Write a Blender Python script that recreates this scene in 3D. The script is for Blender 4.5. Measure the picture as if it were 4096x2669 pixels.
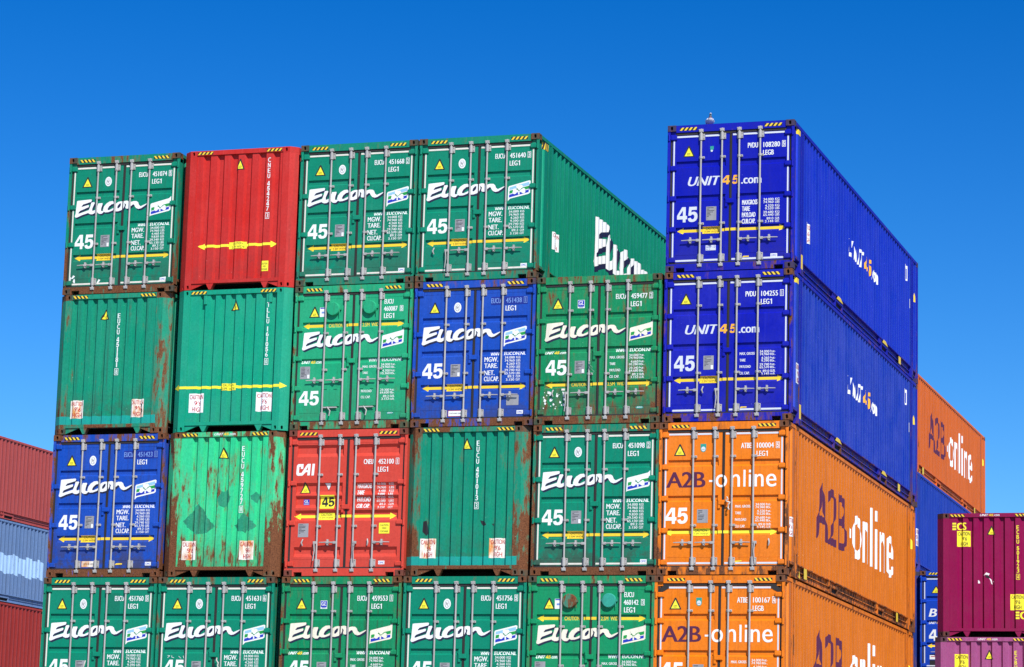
import bpy, bmesh, math, random
from math import radians, sin, cos, pi
from mathutils import Matrix, Vector
from mathutils.geometry import tessellate_polygon

for o in list(bpy.data.objects): bpy.data.objects.remove(o)
S = bpy.context.scene
COL = S.collection
PITCH = 2.9075; H = 2.896; W = 2.5; L = 13.716
ZTOP = 5 * PITCH                       # roof level of the five high stack above the yard

# ------------------------------------------------------------------ camera
cam = bpy.data.cameras.new('camera'); cam_ob = bpy.data.objects.new('camera', cam); COL.objects.link(cam_ob)
YAW, PIT, ROLL = 0.3168, 0.1797, 0.0273
fw = Vector((-sin(YAW) * cos(PIT), cos(YAW) * cos(PIT), sin(PIT)))
rt0 = Vector((cos(YAW), sin(YAW), 0)); up0 = rt0.cross(fw)
rt = rt0 * cos(ROLL) + up0 * sin(ROLL); upv = -rt0 * sin(ROLL) + up0 * cos(ROLL)
m = Matrix((rt, upv, -fw)).transposed().to_4x4()
m.translation = Vector((13.7605, -51.3409, ZTOP - 13.8144))
cam_ob.matrix_world = m
cam.sensor_width = 36; cam.lens = 11285.5 / 4096 * 36
cam.clip_start = 0.1; cam.clip_end = 20000
S.camera = cam_ob

# ------------------------------------------------------------------ light
SUN_EL, SUN_AZ = radians(45), radians(37)       # azimuth measured from -Y (towards the viewer) to +X
sd = Vector((sin(SUN_AZ) * cos(SUN_EL), -cos(SUN_AZ) * cos(SUN_EL), sin(SUN_EL)))
sun = bpy.data.lights.new('sun', 'SUN'); sun.energy = 4.6; sun.angle = radians(0.5); sun.color = (1.0, 0.95, 0.88)
sun_ob = bpy.data.objects.new('sun', sun); COL.objects.link(sun_ob)
sun_ob.rotation_euler = (-sd).to_track_quat('-Z', 'Y').to_euler()
sun_ob.location = (30, -40, 60)
w = bpy.data.worlds.new('World'); S.world = w; w.use_nodes = True
nt = w.node_tree; nt.nodes.clear()
out = nt.nodes.new('ShaderNodeOutputWorld'); bg = nt.nodes.new('ShaderNodeBackground')
sky = nt.nodes.new('ShaderNodeTexSky'); sky.sky_type = 'NISHITA'; sky.sun_disc = False
sky.sun_elevation = SUN_EL; sky.sun_rotation = math.atan2(sd.x, sd.y)
sky.air_density = 1.0; sky.dust_density = 0.35; sky.ozone_density = 3.0
gam = nt.nodes.new('ShaderNodeGamma'); gam.inputs['Gamma'].default_value = 1.5
hs = nt.nodes.new('ShaderNodeHueSaturation'); hs.inputs['Saturation'].default_value = 1.25; hs.inputs['Hue'].default_value = 0.5
hs.inputs['Value'].default_value = 0.62
nt.links.new(sky.outputs[0], gam.inputs[0]); nt.links.new(gam.outputs[0], hs.inputs['Color'])
tint = nt.nodes.new('ShaderNodeMix'); tint.data_type = 'RGBA'; tint.blend_type = 'MULTIPLY'; tint.inputs[0].default_value = 1; tint.inputs[7].default_value = (.36, .455, .56, 1)
nt.links.new(hs.outputs[0], tint.inputs[6]); nt.links.new(tint.outputs[2], bg.inputs[0]); nt.links.new(bg.outputs[0], out.inputs[0])
bg.inputs[1].default_value = 0.12
S.view_settings.view_transform = 'Standard'; S.view_settings.look = 'None'
S.view_settings.exposure = 0.35; S.view_settings.gamma = 1

# ------------------------------------------------------------------ materials
def lin(c):
    return tuple((v / 255 / 12.92 if v / 255 <= .04045 else ((v / 255 + .055) / 1.055) ** 2.4) for v in c) + (1,)

class NT:
    def __init__(s, name):
        s.m = bpy.data.materials.new(name); s.m.use_nodes = True
        s.t = s.m.node_tree; s.b = s.t.nodes['Principled BSDF']
    def n(s, t, **k):
        x = s.t.nodes.new('ShaderNode' + t)
        for a, b in k.items():
            if hasattr(x, a): setattr(x, a, b)
            else: x.inputs[a.replace('_', ' ')].default_value = b
        return x
    def l(s, a, b): s.t.links.new(a, b)
    def noise(s, vec, scale, detail=4, rough=.6):
        x = s.n('TexNoise'); x.inputs['Scale'].default_value = scale; x.inputs['Detail'].default_value = detail
        x.inputs['Roughness'].default_value = rough; s.l(vec, x.inputs['Vector']); return x.outputs['Fac']
    def mapping(s, vec, sc, loc=(0, 0, 0)):
        x = s.n('Mapping'); x.inputs['Scale'].default_value = sc; x.inputs['Location'].default_value = loc
        s.l(vec, x.inputs['Vector']); return x.outputs[0]
    def ramp(s, v, a, b, lo=0., hi=1.):
        x = s.n('MapRange'); s.l(v, x.inputs[0]); x.inputs[1].default_value = a; x.inputs[2].default_value = b
        x.inputs[3].default_value = lo; x.inputs[4].default_value = hi; return x.outputs[0]
    def math(s, op, a, b):
        x = s.n('Math'); x.operation = op
        for i, v in enumerate((a, b)):
            if isinstance(v, (int, float)): x.inputs[i].default_value = v
            else: s.l(v, x.inputs[i])
        x.use_clamp = True
        return x.outputs[0]
    def mix(s, f, a, b):
        x = s.n('Mix'); x.data_type = 'RGBA'
        if isinstance(f, (int, float)): x.inputs[0].default_value = f
        else: s.l(f, x.inputs[0])
        for i, v in ((6, a), (7, b)):
            if isinstance(v, tuple): x.inputs[i].default_value = v
            else: s.l(v, x.inputs[i])
        return x.outputs[2]

def vmul(c, k): return (min(c[0] * k, .95), min(c[1] * k, .95), min(c[2] * k, .95), 1)
RUST = (0.085, 0.030, 0.012, 1); RUST2 = (0.20, 0.075, 0.03, 1); GRIME = (0.035, 0.028, 0.022, 1)

def paint(name, col, rust=.15, grime=.3, fade=.2, low=.4, seed=0., rough=.42, ribs=0.):
    k = NT(name); tc = k.n('TexCoord').outputs['Object']
    v = k.mapping(tc, (1, 1, 1), (seed * 7.3, seed * 3.1, seed * 5.7))
    st = k.mapping(tc, (16, 9, .55), (seed * 3.3, seed * 1.1, seed * 2.7))
    big = k.noise(v, 1.3, 5, .65); mid = k.noise(v, 7, 6, .7); fine = k.noise(v, 45, 3, .7); sn = k.noise(st, 1.0, 5, .65)
    col = tuple(col[:3]) + (1,)
    grey = sum(col[:3]) / 3
    faded = tuple(min(.9, c * 1.02 + grey * .16 + .018) for c in col[:3]) + (1,)
    c = k.mix(k.ramp(big, .3, .72, 0, fade), col, faded)
    c = k.mix(k.ramp(fine, .35, .7, 0, .22), c, vmul(col, .62))
    grain = k.noise(v, 24, 2, .6); c = k.mix(k.ramp(grain, .42, .66, 0, .18 + grime * .3), c, vmul(col, .6))
    c = k.mix(k.ramp(sn, .58, .8, 0, fade * 1.3), c, faded)
    c = k.mix(k.ramp(sn, .48, .26, 0, min(.9, grime)), c, GRIME)
    sep = k.n('SeparateXYZ'); k.l(tc, sep.inputs[0])
    if ribs:     # ridge highlights painted along the outer folds, painted shade bands beside them
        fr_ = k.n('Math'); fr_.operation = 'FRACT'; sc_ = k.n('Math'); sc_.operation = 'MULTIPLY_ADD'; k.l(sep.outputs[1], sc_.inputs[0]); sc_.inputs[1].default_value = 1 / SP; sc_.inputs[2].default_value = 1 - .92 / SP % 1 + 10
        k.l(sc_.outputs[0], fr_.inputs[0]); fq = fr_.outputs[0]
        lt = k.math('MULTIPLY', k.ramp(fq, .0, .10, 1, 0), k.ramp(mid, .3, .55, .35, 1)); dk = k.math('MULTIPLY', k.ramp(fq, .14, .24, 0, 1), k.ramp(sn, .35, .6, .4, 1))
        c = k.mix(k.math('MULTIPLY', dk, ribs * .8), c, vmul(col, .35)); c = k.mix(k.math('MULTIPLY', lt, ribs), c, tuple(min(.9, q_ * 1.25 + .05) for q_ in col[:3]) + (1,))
    # dirt gathered low on the panels
    lowm = k.ramp(sep.outputs[2], 1.0, .1, 0, 1)
    lowd = k.math('MULTIPLY', lowm, k.ramp(k.math('MULTIPLY', big, mid), .18, .27, 0, low * .85))
    c = k.mix(lowd, c, (0.05, 0.042, 0.036, 1))
    # rust blooms with drips
    rv = k.noise(k.mapping(tc, (8.5, 8.5, 2.1), (seed * 2.3, seed, seed * 4.1)), 1.0, 7, .68)
    rm = k.math('ADD', k.math('ADD', k.math('MULTIPLY', rv, .74), k.math('MULTIPLY', k.noise(v, .9, 2, .5), .26)), k.math('MULTIPLY', k.ramp(sep.outputs[2], 1.3, .1, 0, 1), rust * .16))
    th = .735 - rust * .25
    rmask = k.ramp(rm, th, th + .035, 0, 1)
    halo = k.ramp(rm, th - .07, th + .02, 0, .45 * min(1, rust * 2))
    c = k.mix(halo, c, RUST2)
    rc = k.mix(k.ramp(fine, .35, .65), RUST, RUST2)
    c = k.mix(rmask, c, rc)
    # small paint chips
    fd = min(fade, .45); ch = k.ramp(k.noise(v, 26, 2, .5), .80 - .10 * fd, .815 - .10 * fd, 0, .55)
    c = k.mix(ch, c, vmul(tuple(q_ + .12 for q_ in col[:3]), 1.6))
    k.l(c, k.b.inputs['Base Color'])
    k.l(k.ramp(k.math('ADD', rmask, k.math('MULTIPLY', big, .5)), 0, 1, rough - .04, .8), k.b.inputs['Roughness'])
    bp = k.n('Bump'); bp.inputs['Strength'].default_value = .35; bp.inputs['Distance'].default_value = .02
    k.l(k.noise(v, 2.4, 3, .5), bp.inputs['Height']); k.l(bp.outputs[0], k.b.inputs['Normal'])
    k.b.inputs['Specular IOR Level'].default_value = .22
    return k.m

def worn(name, col, amt=.25, under=(0.06, 0.05, 0.045, 1), rough=.5, streak=False, metal=0):
    k = NT(name); g = k.n('NewGeometry').outputs['Position']
    a = k.noise(g, 14, 6, .75); b = k.noise(k.mapping(g, (9, 9, .8)), 1.2, 4, .6)
    col = tuple(col[:3]) + (1,)
    c = k.mix(k.ramp(b, .45, .75, 0, amt), col, vmul(col, .55))
    c = k.mix(k.ramp(a, .70 - amt * .12, .74 - amt * .12, 0, min(1, amt * 2.2)), c, under)
    if streak: c = k.mix(k.ramp(k.noise(k.mapping(g, (5, 5, 1.6)), 1.1, 5, .7), .47, .62, 0, .95), c, (0.62, 0.24, 0.03, 1))
    k.l(c, k.b.inputs['Base Color']); k.b.inputs['Roughness'].default_value = rough
    k.b.inputs['Metallic'].default_value = metal
    return k.m

MAT = {
 'white': worn('white_lettering', (.80, .82, .80), .12),
 'cream': worn('cream_tape', (.72, .69, .60), .3),
 'silver': worn('silver_tape', (.62, .66, .72), .15),
 'yellow': worn('yellow_paint', (.86, .60, .03), .2),
 'lemon': worn('lemon_sticker', (.88, .80, .04), .12),
 'black': worn('black_print', (.018, .017, .02), .1, (.04, .04, .04, 1)),
 'navy': worn('navy_print', (.010, .012, .045), .2, (.03, .03, .05, 1)),
 'royal': worn('royal_blue_print', (.012, .03, .42), .1),
 'skyblue': worn('light_blue_print', (.27, .52, .80), .1),
 'grass': worn('green_print', (.01, .30, .05), .1),
 'redink': worn('red_print', (.45, .01, .02), .2),
 'purple': worn('dark_purple_print', (.085, .010, .045), .2, (.1, .05, .03, 1)),
 'amber': worn('amber_print', (.88, .42, .03), .1),
 'teal': worn('teal_sticker', (.02, .30, .24), .1),
 'plate': worn('metal_plate', (.30, .30, .31), .5, (.05, .05, .05, 1), .4),
 'steel': worn('galvanised_steel', (.40, .39, .37), .6, (.10, .07, .05, 1), .5, metal=.1),
 'rubber': worn('rubber_seal', (.020, .017, .017), .5, (.09, .065, .05, 1), .8),
 'dark': worn('dark_recess', (.004, .004, .004), 0, (.004, .004, .004, 1), .9),
 'stained': worn('rust_stained_sticker', (.80, .78, .70), .3, streak=True),
 'dimblue': worn('faded_blue_print', (.16, .28, .62), .3, (.02, .05, .3, 1)),
 'aged': worn('aged_white_lettering', (.82, .78, .62), .4, (.45, .30, .12, 1)),
 'patchblue': worn('dark_blue_patch', (.006, .02, .24), .1, (.01, .03, .25, 1)),
}

# ------------------------------------------------------------------ mesh helpers
def obj(name, me, parent=None, mats=None):
    o = bpy.data.objects.new(name, me); COL.objects.link(o)
    if parent: o.parent = parent
    if mats is not None:
        if len(me.materials) == 0:
            for _ in mats: me.materials.append(None)
        for i, mt in enumerate(mats):
            o.material_slots[i].link = 'OBJECT'; o.material_slots[i].material = mt
    return o

class MB:
    """collects boxes, prisms and tubes with a material slot number"""
    def __init__(s): s.v = []; s.f = []; s.mi = []; s.smooth = []
    def add(s, vs, fs, mi=0, sm=False):
        b = len(s.v); s.v += [tuple(v) for v in vs]; s.f += [tuple(b + i for i in f) for f in fs]
        s.mi += [mi] * len(fs); s.smooth += [sm] * len(fs)
    def box(s, x0, x1, y0, y1, z0, z1, mi=0):
        v = [(x, y, z) for x in (x0, x1) for y in (y0, y1) for z in (z0, z1)]
        s.add(v, [(0, 1, 3, 2), (4, 6, 7, 5), (0, 4, 5, 1), (2, 3, 7, 6), (0, 2, 6, 4), (1, 5, 7, 3)], mi)
    def bev(s, x0, x1, y0, y1, z0, z1, b, mi=0):
        """box whose front (-y) face edges are chamfered by b"""
        v = [(x0, y1, z0), (x1, y1, z0), (x1, y1, z1), (x0, y1, z1), (x0, y0 + b, z0), (x1, y0 + b, z0), (x1, y0 + b, z1), (x0, y0 + b, z1),
             (x0 + b, y0, z0 + b), (x1 - b, y0, z0 + b), (x1 - b, y0, z1 - b), (x0 + b, y0, z1 - b)]
        s.add(v, [(0, 3, 2, 1), (8, 9, 10, 11), (4, 5, 9, 8), (5, 6, 10, 9), (6, 7, 11, 10), (7, 4, 8, 11),
                  (0, 1, 5, 4), (1, 2, 6, 5), (2, 3, 7, 6), (3, 0, 4, 7)], mi)
    def prism(s, pts, axis, a, b, mi=0):
        """extrude a 2-D outline along axis x|y|z from a to b; pts are the other two coordinates in xyz order"""
        def P(p, t):
            return {'x': (t, p[0], p[1]), 'y': (p[0], t, p[1]), 'z': (p[0], p[1], t)}[axis]
        n = len(pts); v = [P(p, a) for p in pts] + [P(p, b) for p in pts]
        f = [(i, (i + 1) % n, n + (i + 1) % n, n + i) for i in range(n)]
        tri = tessellate_polygon([[Vector((p[0], p[1], 0)) for p in pts]])
        f += [tuple(t) for t in tri] + [tuple(n + i for i in reversed(t)) for t in tri]
        s.add(v, f, mi)
    def tube(s, path, r, n=8, mi=0):
        path = [Vector(p) for p in path]; rings = []
        rr = r if isinstance(r, (list, tuple)) else [r] * len(path)
        for i, p in enumerate(path):
            d = (path[min(i + 1, len(path) - 1)] - path[max(i - 1, 0)]).normalized()
            a = d.cross(Vector((0, 1, 0)) if abs(d.y) < .9 else Vector((1, 0, 0))).normalized(); b = d.cross(a)
            rings.append([p + (a * cos(2 * pi * j / n) + b * sin(2 * pi * j / n)) * rr[i] for j in range(n)])
        vs = [q for r_ in rings for q in r_]; fs = []
        for i in range(len(path) - 1):
            for j in range(n): fs.append((i * n + j, i * n + (j + 1) % n, (i + 1) * n + (j + 1) % n, (i + 1) * n + j))
        s.add(vs, fs, mi, True)
        s.add(rings[0], [tuple(range(n))], mi); s.add(rings[-1], [tuple(reversed(range(n)))], mi)
    def holed(s, o, u, v, wu, hv, hu, hh, depth, mi=0, md=1, cu=.5, cv=.5):
        """rectangle at o spanned by u*wu and v*hv (unit vectors) with an oval hole of hu x hh and a dark well behind"""
        o, u, v = Vector(o), Vector(u), Vector(v); nrm = u.cross(v)
        c = o + u * wu * cu + v * hv * cv; k = 10
        ring = []
        for i in range(k):
            a = 2 * pi * i / k; x = cos(a) * hu / 2; y = sin(a) * hu / 2 + (hh - hu) / 2 * (1 if sin(a) > 0 else -1)
            ring.append(c + u * x + v * y)
        outer = [o, o + u * wu, o + u * wu + v * hv, o + v * hv]
        allp = outer + ring
        to2 = lambda p: Vector(((p - o).dot(u), (p - o).dot(v), 0))
        tri = tessellate_polygon([[to2(p) for p in outer], [to2(p) for p in ring]])
        s.add(allp, [tuple(t) for t in tri], mi)
        back = [p - nrm * depth for p in ring]
        s.add(ring + back, [(i, (i + 1) % k, k + (i + 1) % k, k + i) for i in range(k)], mi)
        s.add(back, [tuple(range(k))], md)
    def mesh(s, name, mats=None, fix=True):
        me = bpy.data.meshes.new(name); me.from_pydata(s.v, [], s.f)
        for i, pl in enumerate(me.polygons): pl.material_index = s.mi[i]; pl.use_smooth = s.smooth[i]
        if mats is not None:
            for mt in mats: me.materials.append(mt)
        if fix:
            bm = bmesh.new(); bm.from_mesh(me); bmesh.ops.recalc_face_normals(bm, faces=bm.faces); bm.to_mesh(me); bm.free()
        return me

# ------------------------------------------------------------------ surface profiles
def interp(pts, t):
    if t <= pts[0][0]: return pts[0][1]
    for (a, va), (b, vb) in zip(pts, pts[1:]):
        if t <= b: return va + (vb - va) * (t - a) / (b - a) if b > a else vb
    return pts[-1][1]

YD = 0.045                                     # door skin lies this far behind the castings
DOORX = ((.175, 1.155), (1.365, 2.335))
def door_profile(recs, D=.034):
    pts = [(0, 0)]
    for zt, zb, kind in sorted(recs, key=lambda r: r[1]):
        if kind == 'step': pts += [(zb, 0), (zb + .03, D), (zt - .008, D), (zt, 0)]
        else: pts += [(zb, 0), (zb + .07, D * 1.35), (zt - .06, D * 1.35), (zt, 0)]
    return pts + [(3, 0)]
RECS = {
 'plain': [(2.17, 2.045, 'step'), (1.505, 1.385, 'step'), (.84, .70, 'step')],
 'five': [(2.18, 2.05, 'step'), (1.50, 1.38, 'step'), (.875, .745, 'step')],
 'vent': [(2.165, 2.035, 'step'), (1.425, 1.32, 'step')],
 'deep': [(2.60, 2.36, 'v'), (1.845, 1.605, 'v'), (1.585, 1.345, 'v'), (1.30, 1.085, 'v'), (.575, .375, 'v')],
}
def surf_door(kind):
    pr = door_profile(RECS[kind]); cuts = [('v', z) for z, d in pr[1:-1]] + [('u', x + e) for r in DOORX for x, e in ((r[0], -.002), (r[0], .001), (r[1], -.001), (r[1], .002))]
    def f(x, z):
        inside = any(a <= x <= b for a, b in DOORX)
        return YD + (interp(pr, z) if inside else 0)
    return f, cuts, 'front'

CH_W, CH_D = .155, .13                         # chamfered posts of the closed ends
def end_profile(key, depth=.056):
    """key = (rib pitch, centre of one outer flat)"""
    p, tc = key; x0, x1 = .30, 2.20
    pts = [(0, CH_D), (CH_W, 0), (x0, 0), (x0 + .0005, .02)]
    c = tc - .5 * p
    while c - p > .30: c -= p
    while c - .27 * p < x0 + .01: c += p
    while c + .27 * p < x1 - .01:
        pts += [(c - .27 * p, .02), (c - .14 * p, .02 + depth), (c + .14 * p, .02 + depth), (c + .27 * p, .02)]; c += p
    return pts + [(x1 - .0005, .02), (x1, 0), (W - CH_W, 0), (W, CH_D)]
def surf_end(pitch):
    pr = end_profile(pitch)
    return (lambda x, z: interp(pr, x)), [('u', a) for a, b in pr[1:-1]], 'front'

SP = .278
def side_profile():
    pts = [(.18, 0)]
    y = .20
    def ribs(y, end):
        while y + SP <= end + .01:
            pts.extend([(y + .072, 0), (y + .139, .042), (y + .211, .042), (y + .278, 0)]); y += SP
    ribs(.14, .62); pts.append((.62, 0)); pts.append((.92, 0)); ribs(.92, 12.80); pts.append((12.80, 0)); pts.append((13.10, 0)); ribs(13.10, 13.56)
    return pts + [(13.56, 0)]
SPR = side_profile()
SX = 2.488
surf_side = ((lambda y, z: SX - interp(SPR, y)), [('u', a) for a, b in SPR[1:-1]], 'side')
def surf_flat(y0=0., kind='front'):
    return (lambda u, v: y0), [], kind

# ------------------------------------------------------------------ painted decals: laid on the real surface, 2-4 mm proud
_tc = {}
def text2d(s, bold=.0, shear=0., space=1.):
    key = (s, bold, shear, space)
    if key not in _tc:
        cu = bpy.data.curves.new('t', 'FONT'); cu.body = s; cu.offset = bold; cu.shear = shear; cu.resolution_u = 6 if len(s) == 1 and s in 'one' else 3; cu.space_character = space
        ob = bpy.data.objects.new('t', cu); me = bpy.data.meshes.new_from_object(ob)
        vs = [(v.co.x, v.co.y) for v in me.vertices]; fs = [tuple(p.vertices) for p in me.polygons]
        bpy.data.objects.remove(ob); bpy.data.meshes.remove(me); bpy.data.curves.remove(cu)
        _tc[key] = (vs, fs)
    return _tc[key]

class Decal:
    def __init__(s, surf): s.surf = surf; s.mats = []; s.parts = []
    def mi(s, m):
        if m not in s.mats: s.mats.append(m)
        return s.mats.index(m)
    def poly(s, pts, m, layer=0, holes=()):
        loops = [[Vector((p[0], p[1], 0)) for p in pts]] + [[Vector((p[0], p[1], 0)) for p in h] for h in holes]
        tri = tessellate_polygon(loops); vs = [(p.x, p.y) for l in loops for p in l]
        s.parts.append((vs, [tuple(t) for t in tri], s.mi(m), layer)); return s
    def rect(s, x0, x1, z0, z1, m, layer=0): return s.poly([(x0, z0), (x1, z0), (x1, z1), (x0, z1)], m, layer)
    def disc(s, cx, cz, rx, rz, m, layer=0, n=18, a0=0):
        return s.poly([(cx + rx * cos(2 * pi * i / n + a0), cz + rz * sin(2 * pi * i / n + a0)) for i in range(n)], m, layer)
    def line(s, a, b, wd, m, layer=0):
        d = Vector((b[0] - a[0], b[1] - a[1])); nn = Vector((-d.y, d.x)).normalized() * wd / 2
        return s.poly([(a[0] - nn.x, a[1] - nn.y), (b[0] - nn.x, b[1] - nn.y), (b[0] + nn.x, b[1] + nn.y), (a[0] + nn.x, a[1] + nn.y)], m, layer)
    def text(s, t, x0, x1, z0, z1, m, layer=0, bold=.025, shear=0., space=1.):
        if t in ('45', '4', '5'): return s.heavy(t, x0, x1, z0, z1, m, layer, shear)
        vs, fs = text2d(t, 0, shear, space)
        b = bold * (z1 - z0) * 1.9; n = 1 if b < .001 else 2 if b < .004 else 3
        if n > 1:
            x1 -= b
            for i in range(1, n): s._text(vs, fs, x0 + b * i / (n - 1), x1 + b * i / (n - 1), z0, z1, m, layer)
        return s._text(vs, fs, x0, x1, z0, z1, m, layer)
    def heavy(s, t, x0, x1, z0, z1, m, layer=0, shear=0.):
        four = ([(.58, 0), (.86, 0), (.86, .20), (1, .20), (1, .42), (.86, .42), (.86, 1), (.50, 1), (0, .44), (0, .20), (.58, .20)], [[(.58, .42), (.22, .42), (.58, .78)]])
        five = ([(0, .24), (.06, .10), (.20, .02), (.42, 0), (.66, .02), (.86, .10), (.98, .24), (1, .38), (.97, .52), (.86, .62), (.66, .68), (.44, .66), (.34, .63), (.38, .79), (.92, .79), (.92, 1), (.13, 1), (.04, .42), (.30, .42), (.40, .49), (.52, .50), (.64, .45), (.68, .35), (.64, .23), (.50, .17), (.36, .20), (.30, .29)], [])
        w_ = x1 - x0
        for ch, a, b in ([(t, x0, x1)] if len(t) == 1 else [('4', x0, x0 + w_ * .49), ('5', x0 + w_ * .53, x1)]):
            pl, hl = four if ch == '4' else five
            f = lambda p: (a + p[0] * (b - a) + (p[1] - .5) * (z1 - z0) * shear, z0 + p[1] * (z1 - z0))
            s.poly([f(p) for p in pl], m, layer, [[f(p) for p in h] for h in hl])
        return s
    def _text(s, vs, fs, x0, x1, z0, z1, m, layer):
        ax, bx = min(v[0] for v in vs), max(v[0] for v in vs); ay, by = min(v[1] for v in vs), max(v[1] for v in vs)
        sx = (x1 - x0) / (bx - ax); sy = (z1 - z0) / (by - ay)
        s.parts.append(([(x0 + (v[0] - ax) * sx, z0 + (v[1] - ay) * sy) for v in vs], fs, s.mi(m), layer)); return s
    def build(s, name, parent, thick=.0022):
        f, cuts, kind = s.surf
        bm = bmesh.new()
        for k_, (vs, fs, mi, layer) in enumerate(s.parts):
            b = bmesh.new(); bv = [b.verts.new((x, z, 0)) for x, z in vs]
            for fc in fs:
                try: q = b.faces.new([bv[i] for i in fc])
                except ValueError: continue
            us = [v[0] for v in vs]; ws = [v[1] for v in vs]
            for ax, t in cuts:
                lo, hi = (min(us), max(us)) if ax == 'u' else (min(ws), max(ws))
                if lo < t - 1e-5 and hi > t + 1e-5:
                    co = (t, 0, 0) if ax == 'u' else (0, t, 0); no = (1, 0, 0) if ax == 'u' else (0, 1, 0)
                    bmesh.ops.bisect_plane(b, geom=b.verts[:] + b.edges[:] + b.faces[:], dist=1e-6, plane_co=co, plane_no=no)
            off = .003 + thick * layer + .00006 * (k_ % 30)
            mp = {}
            for v in b.verts:
                u, t = v.co.x, v.co.y; d = f(u, t)
                mp[v] = bm.verts.new((u, d - off, t) if kind == 'front' else (d + off, u, t))
            for fc in b.faces:
                vs3 = [mp[v] for v in fc.verts]
                if fc.normal.z < 0: vs3.reverse()
                try: bm.faces.new(vs3).material_index = mi
                except ValueError: pass
            b.free()
        me = bpy.data.meshes.new(name); bm.to_mesh(me); bm.free()
        for mname in s.mats: me.materials.append(MAT[mname] if isinstance(mname, str) else mname)
        return obj(name, me, parent)

# ---- logos traced from the photograph (crop pixels -> metres on the door)
def cv(p):                                     # word mark
    return (.17 + (p[0] - 22) / 1000 * 1.620, 1.985 - (p[1] - 76) / 243 * .355 + (p[0] - 22) / 1000 * .075)
L_E = [(42,82),(60,78),(240,75),(250,85),(243,110),(130,138),(108,165),(112,172),(205,153),(214,165),(208,185),(90,228),(72,250),(72,268),(215,228),(212,268),(120,292),(50,320),(30,318),(20,300),(30,262),(35,180)]
L_U = [(243,128),(250,120),(288,120),(293,135),(282,160),(262,210),(262,240),(275,245),(300,235),(330,190),(345,145),(400,145),(405,158),(388,215),(386,250),(395,262),(412,258),(428,265),(425,275),(400,298),(370,298),(345,285),(330,262),(305,275),(275,292),(245,292),(215,278),(208,262),(212,235),(235,170)]
L_C = [(425,200),(455,160),(500,132),(545,130),(562,140),(575,158),(560,172),(530,175),(495,205),(478,238),(482,254),(505,256),(545,238),(578,215),(578,248),(540,270),(490,285),(450,285),(425,272),(414,245)]
L_O = [(568,215),(590,172),(620,152),(655,145),(690,150),(712,178),(716,215),(700,250),(670,275),(625,286),(590,284),(570,268),(563,240)]
L_OH = [(612,240),(618,205),(645,175),(664,176),(658,215),(632,244)]
L_N = [(690,150),(735,143),(765,150),(770,178),(800,168),(840,160),(880,165),(902,185),(915,222),(938,245),(1020,213),(1026,219),(985,250),(945,274),(910,280),(878,265),(858,238),(848,212),(830,206),(795,236),(768,262),(735,258),(726,240),(735,200),(712,175)]
def eucon(d, tr=lambda p: p, sh=(.026, -.032)):
    for pl, hl in ((L_E, []), (L_U, []), (L_C, []), (L_O, [L_OH]), (L_N, [])):
        q = [cv(p) for p in pl]; hq = [[cv(p) for p in h] for h in hl]
        d.poly([tr((x + sh[0], z + sh[1])) for x, z in q], 'navy', 0)
        d.poly([tr((x + sh[0] / 2, z + sh[1] / 2)) for x, z in q], 'navy', 0)
        d.poly([tr(p) for p in q], 'white', 1, [[tr(p) for p in h] for h in hq])
def fl(p): return (1.872 + (p[0] - 245) / 500 * .455, 1.955 - (p[1] - 92) / 455 * .40)
def flag(d, light=True, tr=lambda p: p):
    P = lambda l: [tr(fl(p)) for p in l]
    if light: d.poly(P([(262,205),(720,90),(748,104),(740,370),(705,400),(290,490),(238,545),(243,235)]), 'white', 0)
    else: d.poly(P([(250,225),(270,205),(700,100),(752,50),(745,370),(710,400),(255,495),(238,515)]), 'white', 0)
    if light: d.poly(P([(275,232),(718,125),(718,195),(272,290)]), 'skyblue', 1)
    d.poly(P([(275,308),(720,212),(716,280),(270,380)]), 'grass', 1)
    d.poly(P([(270,400),(714,300),(710,358),(265,465)]), 'royal', 1)
    for cx, cz, rx, rz in ((468, 225, 42, 42), (532, 225, 42, 42), (500, 262, 38, 42), (392, 300, 42, 36), (390, 352, 46, 40), (428, 325, 46, 34), (585, 298, 46, 38), (592, 345, 44, 38), (552, 325, 46, 34)):
        c = fl((cx, cz)); r = fl((cx + rx, cz + rz))
        d.poly([tr((c[0] + (r[0] - c[0]) * cos(a * pi / 8), c[1] + (c[1] - r[1]) * sin(a * pi / 8))) for a in range(16)], 'white', 2)
    d.poly(P([(480,320),(502,320),(505,405),(472,405)]), 'white', 2)
    d.poly(P([(432,272),(445,268),(495,308),(486,314)]), 'grass', 3); d.poly(P([(500,306),(572,258),(578,266),(508,314)]), 'grass', 3)
def triangle(d, cx, zb, wd=.235, h=.22, small=True):
    d.poly([(cx - wd / 2, zb), (cx + wd / 2, zb), (cx + .012, zb + h), (cx - .012, zb + h)], 'black', 0)
    i = .022
    d.poly([(cx - wd / 2 + i * 1.5, zb + i * .8), (cx + wd / 2 - i * 1.5, zb + i * .8), (cx, zb + h - i * 1.7)], 'lemon', 1)
    d.text('SUPER', cx - .035, cx + .035, zb + .062, zb + .078, 'black', 2, .0); d.text('HEAVY', cx - .035, cx + .035, zb + .036, zb + .052, 'black', 2, .0)
def oval(d, cx=.895, cz=2.365):
    d.disc(cx, cz, .075, .10, 'white', 0); d.disc(cx, cz, .05, .072, 'plate', 1); d.disc(cx, cz, .043, .064, 'white', 2)
    for a, b in (((-.03, .035), (.02, -.045)), ((.0, .05), (-.025, -.035)), ((.028, .04), (.01, -.02)), ((-.03, .0), (.03, .01))):
        d.line((cx + a[0], cz + a[1]), (cx + b[0], cz + b[1]), .009, 'plate', 3)
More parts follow.
